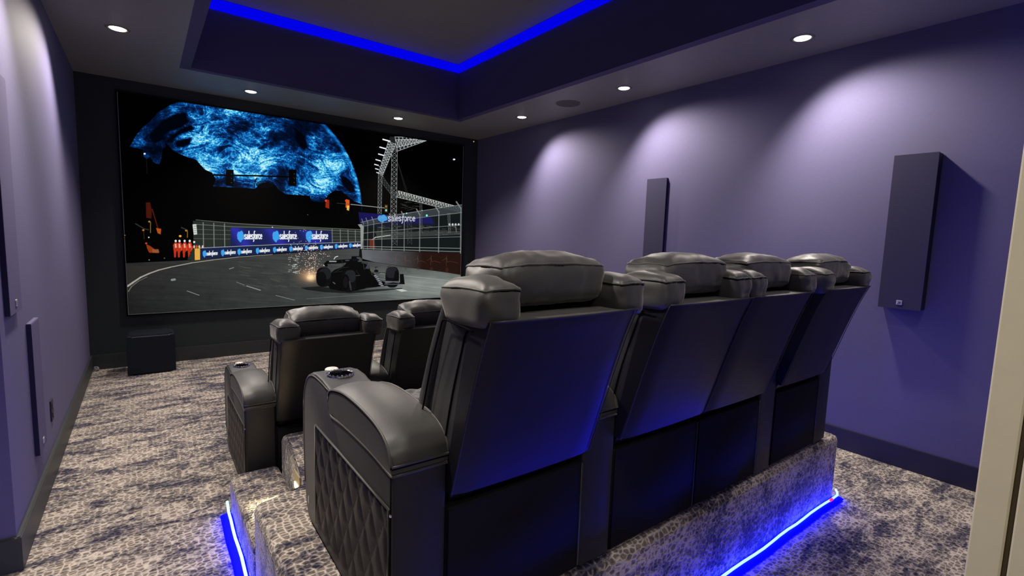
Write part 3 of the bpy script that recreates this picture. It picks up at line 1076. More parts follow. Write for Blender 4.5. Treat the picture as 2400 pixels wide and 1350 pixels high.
ellipse(339, 360, 2.6, 2, (235, 240, 255))
stroke([(343, 372), (345, 408)], .8, (30, 26, 20), .9)
# traffic signals in silhouette
stroke([(500, 410), (600, 412), (690, 415)], 4.0, (1, 1, 2))
for x in (539, 686):
    poly([(x - 9, 397), (x + 9, 398), (x + 9, 437), (x - 9, 435)], (2, 2, 3))
    ellipse(x + 4, 408, .9, 1.1, (70, 80, 60)); ellipse(x + 4, 418, .9, 1.1, (60, 70, 50)); ellipse(x + 4, 428, .9, 1.1, (80, 80, 50))
stroke([(596, 440), (599, 424), (603, 417)], 2, (2, 3, 8))
ellipse(622, 432, 22, 9, (2, 4, 10), .85)
for x, c in ((768, (150, 40, 16)), (815, (215, 96, 26))):
    poly([(x - 4, 467), (x + 4, 469), (x + 4, 489), (x - 5, 486)], c, .9)
    ellipse(x - 4, 470.5, 2.4, 2.4, (255, 60, 36))
poly([(813, 482), (819, 482), (818, 494), (813, 492)], (250, 200, 90), .8)
stroke([(822, 479), (860, 483), (905, 488)], 1.6, (175, 178, 172), .9)
stroke([(790, 476), (822, 479)], 1.2, (60, 60, 58), .9)
poly([(901, 480), (908, 480), (908, 498), (901, 497)], (60, 56, 30))
ellipse(904.5, 484, 2, 2, (190, 120, 40)); ellipse(904.5, 493, 2, 2.4, (150, 235, 225))
ellipse(1061, 375, 2.8, 2.0, (225, 225, 245))
ellipse(722, 503, 1, 1, (120, 90, 70))

# --- floodlight truss, towers
def truss(a, b, wa, wb, nseg, col, wd=1.1, cols=2):
    for i in range(nseg):
        t0, t1 = i / nseg, (i + 1) / nseg
        pa = (a[0] + (b[0] - a[0]) * t0, a[1] + (b[1] - a[1]) * t0)
        pb = (a[0] + (b[0] - a[0]) * t1, a[1] + (b[1] - a[1]) * t1)
        dx, dy = b[0] - a[0], b[1] - a[1]
        L = math.hypot(dx, dy); nx_, ny_ = -dy / L, dx / L
        h0 = wa + (wb - wa) * t0; h1 = wa + (wb - wa) * t1
        A1 = (pa[0] + nx_ * h0, pa[1] + ny_ * h0); A2 = (pa[0] - nx_ * h0, pa[1] - ny_ * h0)
        B1 = (pb[0] + nx_ * h1, pb[1] + ny_ * h1); B2 = (pb[0] - nx_ * h1, pb[1] - ny_ * h1)
        stroke([A1, B1], wd, col, .9); stroke([A2, B2], wd, col, .9)
        stroke([A1, B2], wd * .8, col, .8); stroke([A2, B1], wd * .8, col, .8)
        stroke([A1, A2], wd * .7, col, .7)


poly([(912, 322), (960, 322), (1001, 328), (930, 357), (905, 350)], (34, 37, 38), .8)
truss((926, 339), (1003, 327), 17, 2, 9, (176, 182, 182), 1.3)
truss((926, 338), (1003, 328), 9, 1, 11, (225, 230, 230), 1.0)
poly([(912, 330), (926, 334), (898, 414), (887, 404)], (30, 33, 34), .9)
truss((917, 336), (891, 409), 9, 5, 12, (190, 196, 196), 1.5)
for i, (x, y) in enumerate(((897, 328), (890, 346), (887, 362), (881, 375), (878, 386), (880, 396), (883, 405))):
    l_ = 10 - i * 1.15
    stroke([(x - 1, y), (x - 1 + l_ * 1.6, y + l_ * .45)], 3.6 - .25 * i, (245, 250, 255), 1, glow=1.1)
    stroke([(x + l_ * 1.5, y + l_ * .5), (x + 20 - i, y + 16 - i)], 1.6, (160, 166, 166), .9)
truss((923, 345), (922, 505), 6.5, 6.5, 15, (150, 155, 154), 1.1)
truss((890, 408), (889, 560), 4.2, 4.2, 16, (140, 145, 144), 1.0)
truss((894, 420), (925, 462), 5, 4, 7, (80, 84, 84), 1.2)
poly([(930, 446), (1079, 488), (1079, 498), (1060, 497), (930, 462)], (52, 55, 54), .85)
truss((931, 455), (1079, 492), 7.5, 5, 20, (195, 200, 196), 1.2)
for i in range(26):
    x = 934 + i * 5.7; y = 449 + i * 1.52
    stroke([(x, y), (x + 1.5, y + 5 + 3 * rng.random())], 1.5, (235, 240, 235), .85)
stroke([(932, 385), (956, 458)], .6, (60, 62, 60), .9); stroke([(930, 380), (950, 450)], .6, (60, 62, 60), .9)
for i in range(14):
    x = 930 + rng.random() * 45; y = 474 + rng.random() * 20
    stroke([(x, y), (x + 14, y + 8 * (rng.random() - .5))], .6, (95, 98, 94), .6)

# --- right hand fence
poly([(840, 497), (870, 500), (1016, 512), (1020, 528), (845, 533)], (22, 20, 84), .95)
poly([(846, 521), (905, 505), (1082, 480), (1082, 594), (846, 584)], (22, 27, 27), .82)
poly([(846, 521), (905, 505), (1082, 480), (1082, 500), (920, 518), (852, 527)], (70, 80, 86), .5)
poly([(884, 508), (1012, 510), (1014, 524), (886, 520)], (28, 26, 96), .75)
cloud(896, 512, 20, 15)
word('salesforce', 909, 517.5, 64, 9.5, (228, 232, 238), 2.0, .01)
poly([(880, 544), (1075, 541), (1078, 550), (940, 556), (885, 560)], (68, 72, 70), .6)
for i in range(46):
    x = 885 + rng.random() * 190; y = 528 + rng.random() * 22
    stroke([(x, y), (x + 4 + 10 * rng.random(), y + 1.5 * rng.random())], .9, (120, 124, 118), .5)
stroke([(872, 562), (880, 556), (915, 551)], 2.6, (200, 204, 192), .75)
poly([(866, 560), (878, 560), (880, 582), (866, 582)], (110, 48, 36), .75)
for i in range(4):
    ellipse(1052 + i * 7, 526, 2.4, 2.6, (210, 214, 210), .85)
stroke([(1066, 530), (1068, 544)], 1.6, (150, 154, 160), .8)
truss((1050, 500), (1052, 545), 2.5, 2.5, 6, (120, 124, 120), .7)
truss((985, 478), (986, 545), 2.5, 2.5, 7, (110, 114, 110), .6)
truss((925, 505), (925, 575), 6, 6, 7, (110, 114, 112), .8)
truss((958, 500), (960, 572), 5, 5, 7, (84, 88, 86), .7)
for (x, yt) in ((852, 523), (862, 521), (876, 519), (895, 516), (918, 512), (947, 508), (983, 503), (1027, 496), (1078, 488)):
    yb = 583 + (x - 846) * .045
    wd = 1.6 + (x - 850) * .011
    stroke([(x, yt), (x, yb)], wd, (112, 118, 116), .92)
    stroke([(x, yt + 1), (x - wd * 2.6, yt - 10 - (x - 850) * .02)], wd * 1.15, (124, 130, 128), .9)
poly([(839, 526), (848, 525), (853, 532), (850, 582), (846, 584), (845, 534)], (150, 155, 152), .9)
for f in (0, .16, .42, .66, .9, .97):
    ya, yb = 521 + 62 * f, 480 + 113 * f
    pts_ = [(846 + 234 * t, (ya + (yb - ya) * (t ** .85))) for t in np.linspace(0, 1, 9)]
    stroke(pts_, 1.0 if f < .9 else 1.5, (158, 164, 160), .85)
ellipse(999, 505, 2.4, 2.4, (130, 245, 225)); ellipse(952, 500, 1.6, 1.8, (140, 235, 220)); ellipse(988, 493, 1, 1, (220, 220, 220))
# wall under it


def wall_c(u, v):
    t = np.clip((u - 860) / 130, 0, 1)[..., None]
    return (lin((98, 101, 106)) * (1 - t) + lin((36, 20, 15)) * t) * (.85 + .3 * fbm(u / 20, v / 9, 60, 3)[..., None])


poly([(846, 584), (1082, 594), (1082, 644), (1040, 637), (955, 625), (880, 614), (850, 606)], wall_c)
for x in (928, 950, 979, 1010, 1046):
    k = (x - 900) / 160
    stroke([(x, 597 + 2 * k), (x - 1, 612 + 12 * k)], .9, (120, 78, 52), .6)
    stroke([(x - 6 - 5 * k, 609 + 2 * k), (x, 603 + k), (x + 2, 611 + 3 * k), (x + 8, 609 + 3 * k), (x + 20 * k + 8, 613 + 3 * k)], .8, (120, 80, 56), .55)
    ellipse(x + 1, 626 + 6 * k, 3 + k, 3.6 + 2 * k, (74, 46, 32), .35)
poly([(843, 583), (848, 583), (850, 606), (842, 601)], (16, 16, 16))

# --- sparks
def spark(cx, cy, r, c=(255, 238, 205), a=1.0):
    ellipse(cx, cy, r, r * .8, c, a, n=8)


gl = np.exp(-(((SU - 727) / 20) ** 2 + ((SV - 645) / 13) ** 2))[..., None]
img += gl * lin((170, 128, 84)) * 1.0
gl = np.exp(-(((SU - 730) / 9) ** 2 + ((SV - 650) / 7) ** 2))[..., None]
img += gl * lin((255, 220, 160)) * .8
for i in range(260):
    t = rng.random() ** .8
    ang = rng.normal(0, .42)
    cx = 730 - 6 * t + math.sin(ang) * 60 * (t + .15) + rng.normal(0, 3)
    cy = 650 - 80 * t * abs(math.cos(ang)) + rng.normal(0, 3)
    if cy > 655 and cx > 735:
        continue
    spark(cx, cy, .45 + 1.0 * rng.random() * (1.1 - t * .5), (255, 236 - int(30 * rng.random()), 200), .55 + .45 * rng.random())
for i in range(30):
    cx, cy = 676 + rng.random() * 22, 600 + rng.random() * 40
    stroke([(cx, cy), (cx + 3 + 4 * rng.random(), cy)], .9, (220, 224, 220), .7)
for i in range(36):
    spark(680 + rng.random() * 95, 536 + rng.random() * 50, .8, (240, 240, 235), .85)

# --- racing car, drawn on its own detail grid
def c4(X, Y):
    return (680 + X / 4.5, 460 + Y / 4.5)


def cp(pts_, col, a=1.0):
    poly([c4(*p) for p in pts_], col, a)


def cl(pts_, wd, col, a=1.0):
    stroke([c4(*p) for p in pts_], wd, col, a)


cp([(120, 962), (300, 948), (700, 990), (1190, 962), (1180, 975), (920, 1000), (640, 1022), (380, 1010), (180, 985)], (14, 15, 15), .85)
cp([(440, 800), (480, 770), (545, 748), (590, 712), (600, 690), (640, 672), (655, 640), (700, 632), (708, 652), (720, 690), (760, 690), (815, 700), (838, 735), (850, 785), (905, 830), (960, 880), (1040, 890), (1160, 905), (1205, 925), (1040, 938), (950, 952), (820, 968), (660, 1000), (560, 1000), (430, 975), (400, 930), (420, 860)], (7, 8, 9))
cp([(360, 712), (395, 676), (540, 662), (645, 658), (650, 690), (560, 704), (400, 712), (402, 740), (378, 740)], (8, 9, 10))
cl([(395, 678), (540, 664), (645, 658)], .9, (70, 76, 78), .8)
for k in range(11):
    cl([(418 + 7 * k, 690), (421 + 7 * k, 680), (423 + 7 * k, 690)], .7, (200, 205, 205), .8)
for k in range(5):
    cl([(590 + 8 * k, 680), (593 + 8 * k, 670)], .8, (120, 125, 125), .8)
cl([(545, 662), (570, 740)], 1.4, (40, 44, 46))
cp([(650, 630), (735, 628), (736, 638), (652, 640)], (18, 20, 20))
cl([(690, 640), (690, 660)], 1.6, (14, 14, 16))
ellipse(*c4(695, 668), 8.5, 3.0, (14, 16, 20))
ellipse(*c4(360, 850), 17.6, 23.0, (13, 13, 15), sq=.72)
ellipse(*c4(376, 815), 13.5, 13.0, (30, 31, 34), .9, sq=.75)
ellipse(*c4(340, 872), 11, 17.5, (8, 8, 10), .9)
ellipse(*c4(625, 892), 17.5, 26.0, (13, 13, 15), sq=.72)
ellipse(*c4(640, 842), 12.5, 14.5, (36, 37, 41), .9, sq=.75)
ellipse(*c4(590, 905), 9.5, 19, (7, 7, 9), .95)
ellipse(*c4(640, 940), 2.0, 12, (66, 68, 72), .6, rot=-.2)
ellipse(*c4(590, 905), 6.0, 13, (20, 18, 20), .95)
ellipse(*c4(1080, 850), 16.0, 24.5, (14, 13, 16), sq=.72)
ellipse(*c4(1072, 800), 13, 13, (36, 35, 42), .9, sq=.75)
ellipse(*c4(1120, 860), 5, 18, (8, 8, 9), .9)
cl([(1030, 742), (1058, 730)], 1.3, (14, 14, 14))
# suspension, halo, mirrors, nose
for a_, b__ in (((885, 790), (1010, 812)), ((890, 830), (1010, 868)), ((905, 815), (1005, 800)), ((840, 800), (1010, 808)), ((700, 780), (740, 830)), ((460, 800), (560, 790))):
    cl([a_, b__], .9, (40, 42, 44), .95)
cl([(760, 700), (800, 704), (824, 722), (800, 760)], 1.7, (88, 92, 98), .85)
cl([(775, 715), (788, 770)], 1.0, (70, 74, 80), .8)
ellipse(*c4(825, 745), 4.4, 4.4, (62, 66, 76), .9)
ellipse(*c4(912, 785), 5, 3, (14, 14, 15)); cl([(895, 745), (925, 745)], 1.6, (12, 12, 13)); cl([(905, 745), (908, 780)], 1, (20, 20, 20))
cl([(855, 760), (870, 830)], .8, (130, 128, 60), .7)
cp([(880, 830), (915, 825), (960, 880), (985, 945), (960, 952), (925, 895)], (74, 76, 84), .85)
for (x, y) in ((890, 836), (905, 850), (918, 870), (928, 888), (945, 905), (955, 922), (965, 940), (940, 925)):
    cl([(x, y), (x + 22, y - 3)], 1.6, (205, 208, 214), .8)
cp([(940, 880), (1010, 888), (1155, 900), (1155, 915), (1090, 905), (1010, 920), (1000, 900)], (92, 92, 104), .85)
cl([(1000, 925), (1205, 925)], 1.6, (110, 112, 120), .8)
cl([(1010, 900), (1150, 895)], 1.1, (150, 150, 158), .7)
cp([(1158, 818), (1198, 816), (1212, 925), (1162, 922)], (10, 10, 12))
cl([(1198, 818), (1210, 920)], .8, (70, 72, 76), .8)
cl([(700, 835), (740, 832)], 1.2, (96, 98, 100), .8)
cl([(460, 905), (480, 920)], 2.4, (110, 112, 110), .7)
cl([(490, 790), (560, 750), (620, 745)], 1.0, (46, 50, 50), .8)
cl([(800, 965), (900, 958), (1000, 940)], .8, (90, 92, 96), .6)

img = np.clip(img, 0, 1)
px = np.ones((PH, PW, 4), np.float32)
px[..., :3] = np.where(img <= 0.0031308, img * 12.92, 1.055 * np.power(img, 1 / 2.4) - .055)
bimg = bpy.data.images.new('screen_picture', PW, PH)
bimg.pixels.foreach_set(px.ravel())
bimg.update()
bimg.pack()

k = NT('screen_picture')
tc = k.n('ShaderNodeTexCoord')
ti = k.n('ShaderNodeTexImage')
ti.image = bimg
ti.extension = 'EXTEND'
k.l(tc.outputs['UV'], ti.inputs['Vector'])
k.b.inputs['Base Color'].default_value = (0.004, 0.004, 0.004, 1)
k.b.inputs['Roughness'].default_value = 0.9
k.b.inputs['Specular IOR Level'].default_value = 0.0
k.l(ti.outputs['Color'], k.b.inputs['Emission Color'])
k.b.inputs['Emission Strength'].default_value = 1.0
M['picture'] = k.m

scr = empty('projection_screen', (1.848, YS, 0.558))
tag(scr, 'large wide screen on the charcoal wall showing a night street race and blue sphere', 'screen')
SX0, SX1, SZ0, SZ1 = -0.160, 3.856, 0.558, 2.806
bm = bmesh.new()
vs = [bm.verts.new(p) for p in ((SX0 - 1.848, -0.0225, 0), (SX1 - 1.848, -0.0225, 0), (SX1 - 1.848, -0.0225, SZ1 - SZ0), (SX0 - 1.848, -0.0225, SZ1 - SZ0))]
f = bm.faces.new(vs)
uvl = bm.loops.layers.uv.new('UVMap')
for lp, uvc in zip(f.loops, ((0, 0), (1, 0), (1, 1), (0, 1))):
    lp[uvl].uv = uvc
me = bpy.data.meshes.new('picture')
bm.to_mesh(me)
bm.free()
link('picture', me, 'picture', scr)
box('backing', SX0 - 1.848 - .02, SX1 - 1.848 + .02, -0.0215, -0.001, -.02, SZ1 - SZ0 + .02, 'black_trim', scr, bevel=.002)
w2, h2 = (SX1 - SX0) / 2, SZ1 - SZ0
for nm, a in (('frame_bead', (-w2 - .004, w2 + .004, -0.025, -0.0215, -.005, -.0005)), ('frame_bead', (w2 + .0005, w2 + .006, -0.025, -0.0215, -.005, h2)), ('frame_bead', (-w2 - .004, -w2 - .0005, -0.025, -0.0215, -.005, h2))):
    o = box(nm, *a, 'edge_line', scr)

# ------------------------------------------------------------------ recliners
AW, SW = 0.150, 0.511          # arm width, seat width
ARM_POLY = [(0.0, 0.012), (0.0, 0.520), (0.505, 0.520), (0.510, 0.594), (0.60, 0.603), (0.68, 0.604), (0.735, 0.598), (0.787, 0.578), (0.828, 0.535), (0.850, 0.480),
            (0.857, 0.40), (0.858, 0.269), (0.845, 0.14), (0.825, 0.05), (0.80, 0.014), (0.78, 0.010), (0.03, 0.010)]
CUPY, BTNY = 0.640, 0.742


def make_arm_body():
    """arm block with a real cup recess, mesh made once and shared"""
    o = extrude_yz('armrest', ARM_POLY, -AW, 0.0, 'leather_side_shaded', None, bevel=0.010, seg=3)
    cut = lathe('cutter', [(0.0, -0.07), (0.040, -0.07), (0.040, 0.05), (0.0, 0.05)], 'leather', None, seg=28, centre=(-AW / 2, CUPY, 0.603))
    md = o.modifiers.new('b', 'BOOLEAN')
    md.operation = 'DIFFERENCE'
    md.object = cut
    md.solver = 'EXACT'
    dg = bpy.context.evaluated_depsgraph_get()
    me = bpy.data.meshes.new_from_object(o.evaluated_get(dg))
    o.modifiers.clear()
    o.data = me
    bpy.data.objects.remove(cut)
    return autosmooth(o, 50)


PAD = [(0.512, 0.560), (0.508, 0.585), (0.49, 0.600), (0.44, 0.614), (0.356, 0.627), (0.24, 0.629), (0.13, 0.621), (0.072, 0.609), (0.034, 0.592), (0.010, 0.568), (0.000, 0.541)]
PADB = [(0.512, 0.521), (0.508, 0.521), (0.49, 0.521), (0.44, 0.522), (0.356, 0.524), (0.24, 0.526), (0.13, 0.524), (0.072, 0.521), (0.034, 0.521), (0.010, 0.521), (0.0, 0.521)]


def smooth_curve(pts, n):
    """Catmull-Rom through pts"""
    out = []
    m = len(pts)
    for i in range(n + 1):
        t = i / n * (m - 1)
        k_ = min(int(t), m - 2)
        f_ = t - k_
        p0, p1, p2, p3 = (Vector(pts[max(0, min(m - 1, k_ + d))]) for d in (-1, 0, 1, 2))
        out.append(0.5 * ((2 * p1) + (p2 - p0) * f_ + (2 * p0 - 5 * p1 + 4 * p2 - p3) * f_ * f_ + (3 * p1 - p0 - 3 * p2 + p3) * f_ ** 3))
    return out


def make_arm(parent, outer=False):
    arm = make_arm_body()
    arm.parent = parent
    # domed pad
    bm = bmesh.new()
    top = smooth_curve(PAD, 40)
    bot = smooth_curve(PADB, 40)
    nx = 12
    g_ = []
    for (y, z), (yb, zb) in zip(top, bot):
        row = [bm.verts.new((-AW - .003, yb, zb)), bm.verts.new((-AW - .007, (y + yb) / 2, (z + zb) / 2))]
        for i in range(nx + 1):
            u = i / nx
            d = (1 - abs(2 * u - 1) ** 2.6)
            wr = noise.noise(Vector((u * 3, y * 9, 1.3))) * .0022
            row.append(bm.verts.new((-AW - .004 + (AW + .008) * u, y + (0.010 * d if y > .4 else -0.006 * d * (z < .6)), z + 0.011 * d + wr)))
        row += [bm.verts.new((.007, (y + yb) / 2, (z + zb) / 2)), bm.verts.new((.003, yb, zb))]
        g_.append(row)
    for A, B in zip(g_[:-1], g_[1:]):
        for i in range(len(A) - 1):
            bm.faces.new((A[i], A[i + 1], B[i + 1], B[i]))
        bm.faces.new((A[-1], A[0], B[0], B[-1]))
    bm.faces.new(g_[0])
    bm.faces.new(list(reversed(g_[-1])))
    bm.faces.ensure_lookup_table()
    for f_ in bm.faces:
        if all(v.co.x < -AW - .001 for v in f_.verts) or all(v.co.x > .001 for v in f_.verts):
            f_.material_index = 1  # pad sides take the shaded leather copy
    autosmooth(from_bm('arm_pad', bm, ['leather', 'leather_side_shaded'], arm), 55)
    for nm, off, r, mt in (('piping', 0.0, 0.0034, 'leather'), ('seam', -0.0055, 0.0022, 'seam')):
        bm = bmesh.new()
        for sx in (-AW - .0045 + (-.0005), .0050):
            bm_tube(bm, [(sx, y, z + off) for y, z in top], r, 6)
        bm_tube(bm, [(-AW - .004 + (AW + .008) * i / 10, -0.002, 0.541 + off) for i in range(11)], r, 6)
        bm_tube(bm, [(-AW - .004 + (AW + .008) * i / 10, 0.513, 0.575 + off) for i in range(11)], r, 6)
        from_bm(nm, bm, mt, arm, smooth=True)
    # seam under the pad and along the front border
    bm = bmesh.new()
    pk = smooth_curve([(0.0, 0.516), (0.017, 0.515), (0.12, 0.523), (0.25, 0.525), (0.38, 0.521), (0.46, 0.514), (0.497, 0.513), (0.508, 0.535), (0.512, 0.585)], 30)
    for sx in (-AW - .001, .001):
        bm_tube(bm, [(sx, y, z) for y, z in pk], 0.0038, 6)
    bm_tube(bm, [(-AW - .001 + (AW + .002) * i / 8, -0.001, 0.516) for i in range(9)], 0.0034, 6)
    from_bm('piping', bm, 'leather', arm, smooth=True)
    bm = bmesh.new()
    fr = smooth_curve([(0.52, 0.588), (0.60, 0.594), (0.68, 0.595), (0.735, 0.588), (0.785, 0.566), (0.818, 0.528), (0.840, 0.475), (0.846, 0.40), (0.847, 0.269), (0.835, 0.14)], 30)
    for sx in (-AW - .0005, .0005):
        bm_tube(bm, [(sx, y, z) for y, z in fr], 0.0022, 6)
    from_bm('piping', bm, 'leather', arm, smooth=True)
    # cup holder
    cx = -AW / 2
    cup = lathe('cup_holder', [(0.0, -0.066), (0.038, -0.066), (0.0395, -0.060), (0.0395, 0.001)], 'cup_dark', arm, seg=28, centre=(cx, CUPY, 0.604))
    lathe('rim', [(0.0385, -0.004), (0.0390, 0.003), (0.0425, 0.0055), (0.047, 0.004), (0.0485, 0.0)], 'chrome', cup, seg=36, centre=(cx, CUPY, 0.604))
    bm = bmesh.new()
    for i in range(18):
        t = 2 * math.pi * i / 18
        bmesh.ops.create_icosphere(bm, subdivisions=1, radius=0.0040, matrix=Matrix.Translation((cx + .0435 * math.cos(t), CUPY + .0435 * math.sin(t), 0.609)))
    from_bm('rim_beads', bm, 'chrome', cup, smooth=True)
    b = lathe('control_button', [(0.0, 0.008), (0.020, 0.0075), (0.0235, 0.005), (0.0245, 0.0), (0.0, 0.0)], 'button', arm, seg=28, centre=(cx, BTNY, 0.595))
    b['label'] = 'pale round control button'
    if outer:
        # diamond quilting on the outer face
        bm = bmesh.new()
        y0, y1, z0, z1 = 0.022, 0.672, 0.050, 0.418
        ny, nz = 110, 64
        rows = []
        for j in range(nz + 1):
            row = []
            for i in range(ny + 1):
                y = y0 + (y1 - y0) * i / ny
                z = z0 + (z1 - z0) * j / nz
                a = (y / .094 + z / .150); b2 = (y / .094 - z / .150)
                d = min(abs(a - round(a)), abs(b2 - round(b2))) * 2
                e = min(1, min(y - y0, y1 - y, z - z0, z1 - z) / .012)
                h = (0.0005 + 0.0075 * min(1, d * 1.5) ** .6) * e
                row.append(bm.verts.new((-AW - .0005 - h, y, z)))
            rows.append(row)
        for A, B in zip(rows[:-1], rows[1:]):
            for i in range(ny):
                bm.faces.new((A[i], A[i + 1], B[i + 1], B[i]))
        qp = from_bm('quilted_panel', bm, 'leather_back_shaded', arm, smooth=True)
        qp['label'] = 'diamond-quilted leather side panel'
        tube('piping', [(-AW - .003, y, z) for y, z in ((y0, 0.05), (y0, 0.2), (y0, 0.422), (y0 + .2, 0.423), (y0 + .4, 0.423), (y1 + .004, 0.422), (y1 + .005, 0.25), (y1 + .004, 0.05))], 0.0036, 'leather', arm, sides=6)
        tube('seam', [(-AW - .0005, 0.012, z) for z in (0.02, 0.2, 0.4, 0.515)], 0.0020, 'seam', arm, sides=6)
        sc = lathe('screw_cap', [(0.0, 0.004), (0.004, 0.003), (0.005, 0.0)], 'chrome', arm, seg=10, centre=(0, 0, 0))
        sc.rotation_euler = (0, -math.pi / 2, 0)
        sc.location = (-AW, 0.012, 0.409)
        sc = lathe('foot_tag', [(0.0, 0.0015), (0.006, 0.0015), (0.0065, 0.0)], 'badge', arm, seg=10)
        sc.scale = (2.6, .9, 1)
        sc.rotation_euler = (0, -math.pi / 2, 0)
        sc.location = (-AW, 0.79, 0.085)
    return arm


REAR = [(-0.030, 0.432), (-0.070, 0.560), (-0.112, 0.700), (-0.155, 0.830), (-0.190, 0.916)]


def make_recliner(hr_drop=0.0, hr_gap=True, seed=0, tuck=(0, 0), hr_tilt=-2):
    root = empty('recliner', (0, 0, 0))
    w_ = SW
    # seat box and footrest
    base = box('base', 0.002, w_ - .002, 0.0, 0.70, 0.012, 0.385, 'base_cloth', root, bevel=0.008)
    autosmooth(base)
    tube('seam', [(0.006, -0.001, z) for z in (0.02, 0.2, 0.38)], 0.0020, 'seam', base, sides=6)
    tube('piping', [(w_ - .004, -0.001, z) for z in (0.02, 0.2, 0.38)], 0.0026, 'leather', base, sides=6)
    foot, _ = cushion('footrest', (w_ / 2, 0.765, 0.235), (w_ - .012, 0.10, 0.36), 0.03, 'leather', root, crown=0.004, puff=0.008, res=14)
    # quilted seat cushion
    bm = bmesh.new()
    nx, ny = 48, 56
    x0, x1, y0, y1 = 0.006, w_ - .006, 0.16, 0.80
    rows = []
    for j in range(ny + 1):
        row = []
        for i in range(nx + 1):
            u, v = i / nx, j / ny
            x, y = x0 + (x1 - x0) * u, y0 + (y1 - y0) * v
            a = (x / .115 + y / .115); b2 = (x / .115 - y / .115)
            d = min(abs(a - round(a)), abs(b2 - round(b2))) * 2
            e = min(1, min(u, 1 - u, v, 1 - v) * 9)
            z = 0.412 + 0.055 * e ** .5 + 0.010 * min(1, d * 1.8) ** .6 * e - 0.02 * (1 - v)
            row.append(bm.verts.new((x, y, z)))
        rows.append(row)
    for A, B in zip(rows[:-1], rows[1:]):
        for i in range(nx):
            bm.faces.new((A[i], A[i + 1], B[i + 1], B[i]))
    low = [[bm.verts.new((v.co.x, v.co.y, 0.386)) for v in r_] for r_ in (rows[0], rows[-1])]
    for r_, l_ in zip((rows[0], rows[-1]), low):
        for i in range(nx):
            bm.faces.new((r_[i], r_[i + 1], l_[i + 1], l_[i]))
    for c_ in (0, -1):
        col_ = [r_[c_] for r_ in rows]
        lc = [low[0][c_]] + [bm.verts.new((v.co.x, v.co.y, 0.386)) for v in col_[1:-1]] + [low[1][c_]]
        for i in range(ny):
            bm.faces.new((col_[i], col_[i + 1], lc[i + 1], lc[i]))
    sc = from_bm('seat_cushion', bm, 'leather', root, smooth=True)
    sc['label'] = 'diamond-quilted leather seat cushion'
    # backrest core
    core = [(0.02, 0.392), (-0.010, 0.44), (-0.050, 0.560), (-0.092, 0.700), (-0.135, 0.830), (-0.140, 0.880), (-0.060, 0.872), (0.0, 0.862), (0.045, 0.935),
            (0.075, 0.90), (0.125, 0.778), (0.175, 0.62), (0.215, 0.45), (0.215, 0.392)]
    back = extrude_yz('backrest', core, 0.012, w_ - .012, 'leather_back_shaded', root, bevel=0.006)
    # front cushion of the backrest, in two rolls
    cushion('back_cushion', (w_ / 2, 0.165, 0.70), (w_ - .15, 0.13, 0.40), 0.04, 'leather', back, crown=0.006, puff=0.012, res=12, rot=(math.radians(16), 0, 0))
    # rear panel, tilted, slightly bowed
    bm = bmesh.new()
    rear = smooth_curve(REAR, 18)
    nxp = 12
    G0, G1 = [], []
    for k_, (y, z) in enumerate(rear):
        t = k_ / 18
        th = 0.045 + 0.045 * t
        r0, r1 = [], []
        for i in range(nxp + 1):
            u = i / nxp
            e = min(1.0, min(u, 1 - u) * 14)
            bow = -0.016 * (1 - (2 * u - 1) ** 2) * (0.35 + .65 * t) - 0.010 * (e ** .5 - 1)
            topc = 0.012 * (1 - (2 * u - 1) ** 2) * (t > .99)
            r0.append(bm.verts.new((0.001 + (w_ - .002) * u, y + bow, z + topc * .3)))
            r1.append(bm.verts.new((0.001 + (w_ - .002) * u, y + th, z + 0.018 * t * 0 + topc * .3)))
        G0.append(r0); G1.append(r1)
    for G_ in (G0, G1):
        for A, B in zip(G_[:-1], G_[1:]):
            for i in range(nxp):
                bm.faces.new((A[i], A[i + 1], B[i + 1], B[i]))
    for k_ in range(18):
        for c_ in (0, nxp):
            bm.faces.new((G0[k_][c_], G0[k_ + 1][c_], G1[k_ + 1][c_], G1[k_][c_]))
    for k_ in (0, 18):
        for i in range(nxp):
            bm.faces.new((G0[k_][i], G0[k_][i + 1], G1[k_][i + 1], G1[k_][i]))
    for f_ in bm.faces:
        if f_.calc_center_median().z > 0.914:
            f_.material_index = 1  # top of the lip takes the lit leather copy
    rp = autosmooth(from_bm('rear_panel', bm, ['leather_back_shaded', 'leather'], root), 35)
    bm = bmesh.new()
    for i0 in (0.0005, w_ - .0005):
        bm_tube(bm, [(i0, y + .004, z) for y, z in rear], 0.0016, 6)
    bm_tube(bm, [(0.001 + (w_ - .002) * i / 12, rear[-1][0] - 0.016 * (1 - (i / 6 - 1) ** 2) + .002, rear[-1][1] + .002) for i in range(13)], 0.0030, 6)
    from_bm('piping', bm, 'leather_side_shaded', rp, smooth=True)
    # side bolsters with their seams, and wing pillows on top
    for sd in (0, 1):
        sx = (lambda x: x) if sd == 0 else (lambda x: w_ - x)
        front = smooth_curve([(0.250, 0.40), (0.228, 0.52), (0.200, 0.62), (0.165, 0.72), (0.132, 0.80), (0.098, 0.87), (0.062, 0.935), (0.040, 0.965)], 30)
        bm = bmesh.new()
        rings = []
        for k_, (y, z) in enumerate(front):
            t = k_ / 30
            ring = []
            dep = 0.085 - .012 * t
            for s_ in range(14):
                an = 2 * math.pi * s_ / 14
                ca, sa = math.cos(an), math.sin(an)
                xx = 0.041 + tuck[sd] * .4 + 0.040 * math.copysign(abs(ca) ** .7, ca)
                yy = y - dep / 2 + dep / 2 * math.copysign(abs(sa) ** .7, sa) + noise.noise(Vector((z * 11, an, sd + seed))) * .003
                ring.append(bm.verts.new((sx(xx), yy, z - (yy - y + dep / 2) * .3)))
            rings.append(ring)
        for A, B in zip(rings[:-1], rings[1:]):
            for s_ in range(14):
                bm.faces.new((A[s_], A[(s_ + 1) % 14], B[(s_ + 1) % 14], B[s_]))
